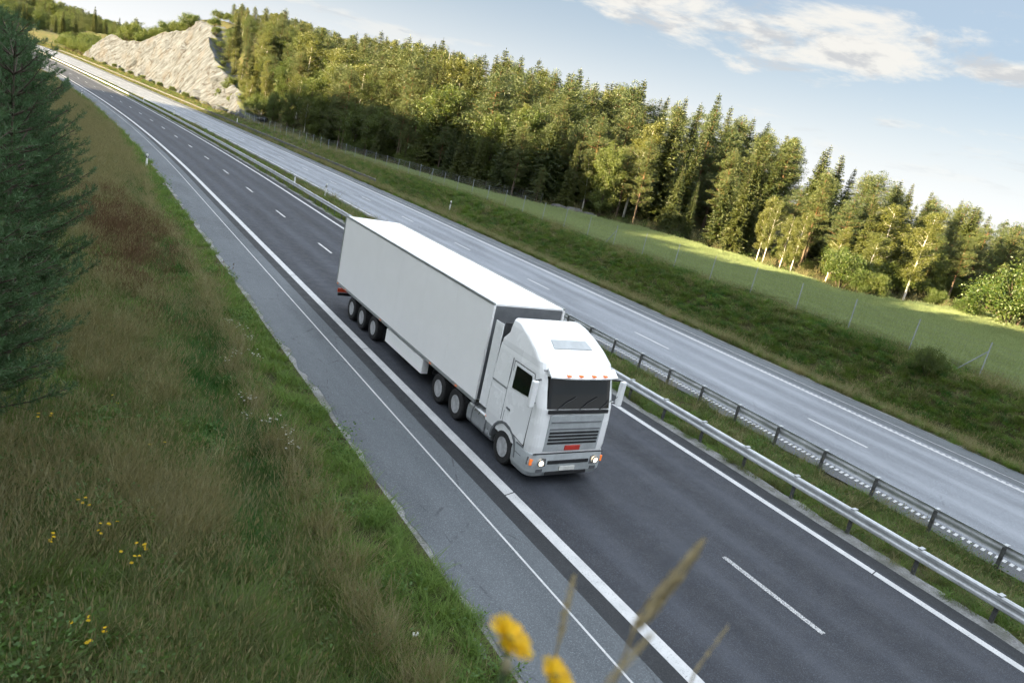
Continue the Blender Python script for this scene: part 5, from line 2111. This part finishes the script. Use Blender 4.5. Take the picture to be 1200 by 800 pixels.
random.seed(5)
YF = [(51, 513, 'beside the raspberry leaves'), (136, 492, 'below the young pines'), (95, 622, 'left of the slope centre'), (115, 648, 'lower left of slope'), (128, 645, 'lower left of slope, right neighbour'), (165, 672, 'near the slope centre'), (143, 690, 'below the slope centre'),
      (93, 763, 'at lower left of bank'), (112, 788, 'near the bottom edge'), (122, 782, 'near the bottom edge, right neighbour'), (182, 548, 'high on the slope'), (50, 668, 'near the left edge'), (160, 680, 'between two larger ones')]
for j, (px, py, lab) in enumerate(YF):
    p = hit(px, py)
    flower_plant(p[0], p[1], .55, random.randint(2, 4), 'yellow_petal', f'clump of small yellow flowers in the grass, {lab}', 'yellow flower clumps on the bank', .032)
WF = [(268, 388), (282, 394), (290, 408), (275, 425), (298, 425), (303, 430), (287, 478), (292, 480), (318, 502), (315, 505), (338, 520), (334, 530), (338, 538), (262, 432), (285, 500)]
for j, (px, py) in enumerate(WF):
    p = hit(px, py)
    flower_plant(p[0] + random.uniform(-.05, .05), p[1], .42, random.randint(5, 9), 'white_petal', f'white flower clump along dry grass strip, {nth(sorted(WF, key=lambda q: q[1]).index((px, py)) + 1)} from the far end', 'white flowers along the verge', .036, .26)
p = hit(485, 750)
sc_ = MB().add([(-.06, -.03, 0), (.05, -.04, .01), (.07, .03, .03), (-.03, .05, .015), (-.06, -.03, .006), (.05, -.04, .016), (.07, .03, .036), (-.03, .05, .021)], [(0, 3, 2, 1), (4, 5, 6, 7), (0, 1, 5, 4), (1, 2, 6, 5), (2, 3, 7, 6), (3, 0, 4, 7)]).build('paper_scrap', M['white_post'])
sc_.location = (p[0], p[1], p[2] + .12)
tag(sc_, 'small white scrap of paper lying in verge grass', 'litter')


# ------------------------------------------------------------------ plants right in front of the lens
def lens_point(px, py, d):
    r = pix_ray(px, py)
    return Vector(np.array([0, 0, CAM_H]) + r / np.linalg.norm(r) * d)


def near_flower(px, py, d, size, face, label, bud=None, petal='yellow_petal'):
    h = lens_point(px, py, d)
    g0 = Vector((h.x * .8, h.y * .8 - .02, gz(h.x * .8, h.y * .8)))
    g = empty('hawkweed', g0)
    tag(g, label, 'flower', 'yellow flowers close to the camera')
    H = h - g0
    MB().tube([(0, 0, -.05), H * .5 + Vector((.02, 0, 0)), H - Vector((0, 0, size * .35))], [.004, .0035, .003], 8).build('stem', M['stem'], g, smooth_shade=True)
    f = Vector(face).normalized()
    u = f.orthogonal().normalized()
    w = f.cross(u)
    cup = MB()
    rings = []
    for t, r in ((-.55, .10), (-.40, .24), (-.15, .30), (.05, .26)):
        rings.append([H + f * size * t + (u * math.cos(a) + w * math.sin(a)) * size * r for a in np.linspace(0, 6.283, 13)[:-1]])
    cup.loft(rings).build('calyx', M['stem'], g, smooth_shade=True)
    pt = MB()
    for ring_, (n_, L, lift) in enumerate(((22, 1.0, .40), (18, .80, .60), (13, .55, .85))):
        for k in range(n_):
            a = 6.283 * (k + .37 * ring_) / n_ + random.uniform(-.08, .08)
            dd = u * math.cos(a) + w * math.sin(a)
            ee = -u * math.sin(a) + w * math.cos(a)
            ll = size * L * random.uniform(.85, 1.1)
            wd = size * .11
            c0 = H + dd * size * .12
            lf = lift * random.uniform(.8, 1.2)
            P = []
            for t in (0, .5, 1.0):
                cc = c0 + dd * ll * t + f * ll * (lf * t - .22 * t * t)
                P += [cc - ee * wd * (.6 + .5 * t), cc + ee * wd * (.6 + .5 * t)]
            pt.add(P, [(0, 1, 3, 2), (2, 3, 5, 4)])
    pt.build('petals', M[petal], g)
    if bud:
        b = Vector(lens_point(bud[0], bud[1], d * .99)) - g0
        MB().loft([[b + Vector((math.cos(a) * r, math.sin(a) * r, z)) * size for a in np.linspace(0, 6.283, 9)[:-1]] for z, r in ((-.45, .05), (-.25, .20), (.05, .22), (.3, .12), (.38, .03))]).build('bud', M['bud'], g, smooth_shade=True)
        MB().tube([b - Vector((0, 0, size * .4)), (H * .75).lerp(b, .3) - Vector((0, 0, .03)), H * .72], .0028, 6).build('bud_stem', M['stem'], g)


random.seed(12)
near_flower(597, 748, .72, .023, (.45, -.25, .9), 'larger yellow flower out of focus at the bottom of the picture', (594, 778))
near_flower(651, 792, .78, .019, (.35, -.3, .9), 'smaller orange-yellow flower cut by the bottom edge')


def grass_stalk(a, b, d, width, label, seeds=60):
    """flowering grass: stalk that rises from the bank, seed head between two points of view"""
    A, B = lens_point(*a, d), lens_point(*b, d * 1.02)
    ax = (B - A)
    foot = A - ax * .9
    foot = Vector((foot.x, foot.y, gz(foot.x, foot.y) - .02))
    g = empty('grass_stalk', foot)
    tag(g, label, 'grass', 'grass stalks close to the camera')
    MB().tube([(0, 0, 0), (A - foot) * .55 - Vector((.01, .01, 0)), A - foot, B - foot], [.0022, .002, .0015, .0007], 6).build('stem', M['seed_head'], g)
    hd = MB()
    axn = ax.normalized()
    u = axn.orthogonal().normalized()
    w = axn.cross(u)
    for k in range(seeds):
        t = random.random()
        env = math.sin(math.pi * min(1, .12 + .86 * t)) ** .6
        c = A.lerp(B, t) - foot
        an = random.uniform(0, 6.283)
        o = u * math.cos(an) + w * math.sin(an)
        q = c + o * width * env * random.uniform(.15, 1.0)
        L = width * random.uniform(.9, 1.5)
        s_ = axn.cross(o) * L * .16
        hd.add([q - axn * L * .3, q + s_ + axn * L * .2, q + axn * L * .8 + o * L * .15, q - s_ + axn * L * .2], [(0, 1, 2, 3)])
    hd.build('seed_head', M['seed_head'], g)


grass_stalk((742, 740), (822, 636), .80, .0085, 'largest blurred grass seed head rising over the edge line', 420)
grass_stalk((655, 752), (672, 676), .95, .0065, 'thin blurred grass seed head above the shoulder', 170)
grass_stalk((712, 798), (762, 745), .70, .0050, 'blurred lower grass stem crossing the bottom edge', 130)
grass_stalk((815, 785), (853, 733), 1.05, .0042, 'short pale grass tip at the bottom right of lens plants', 90)
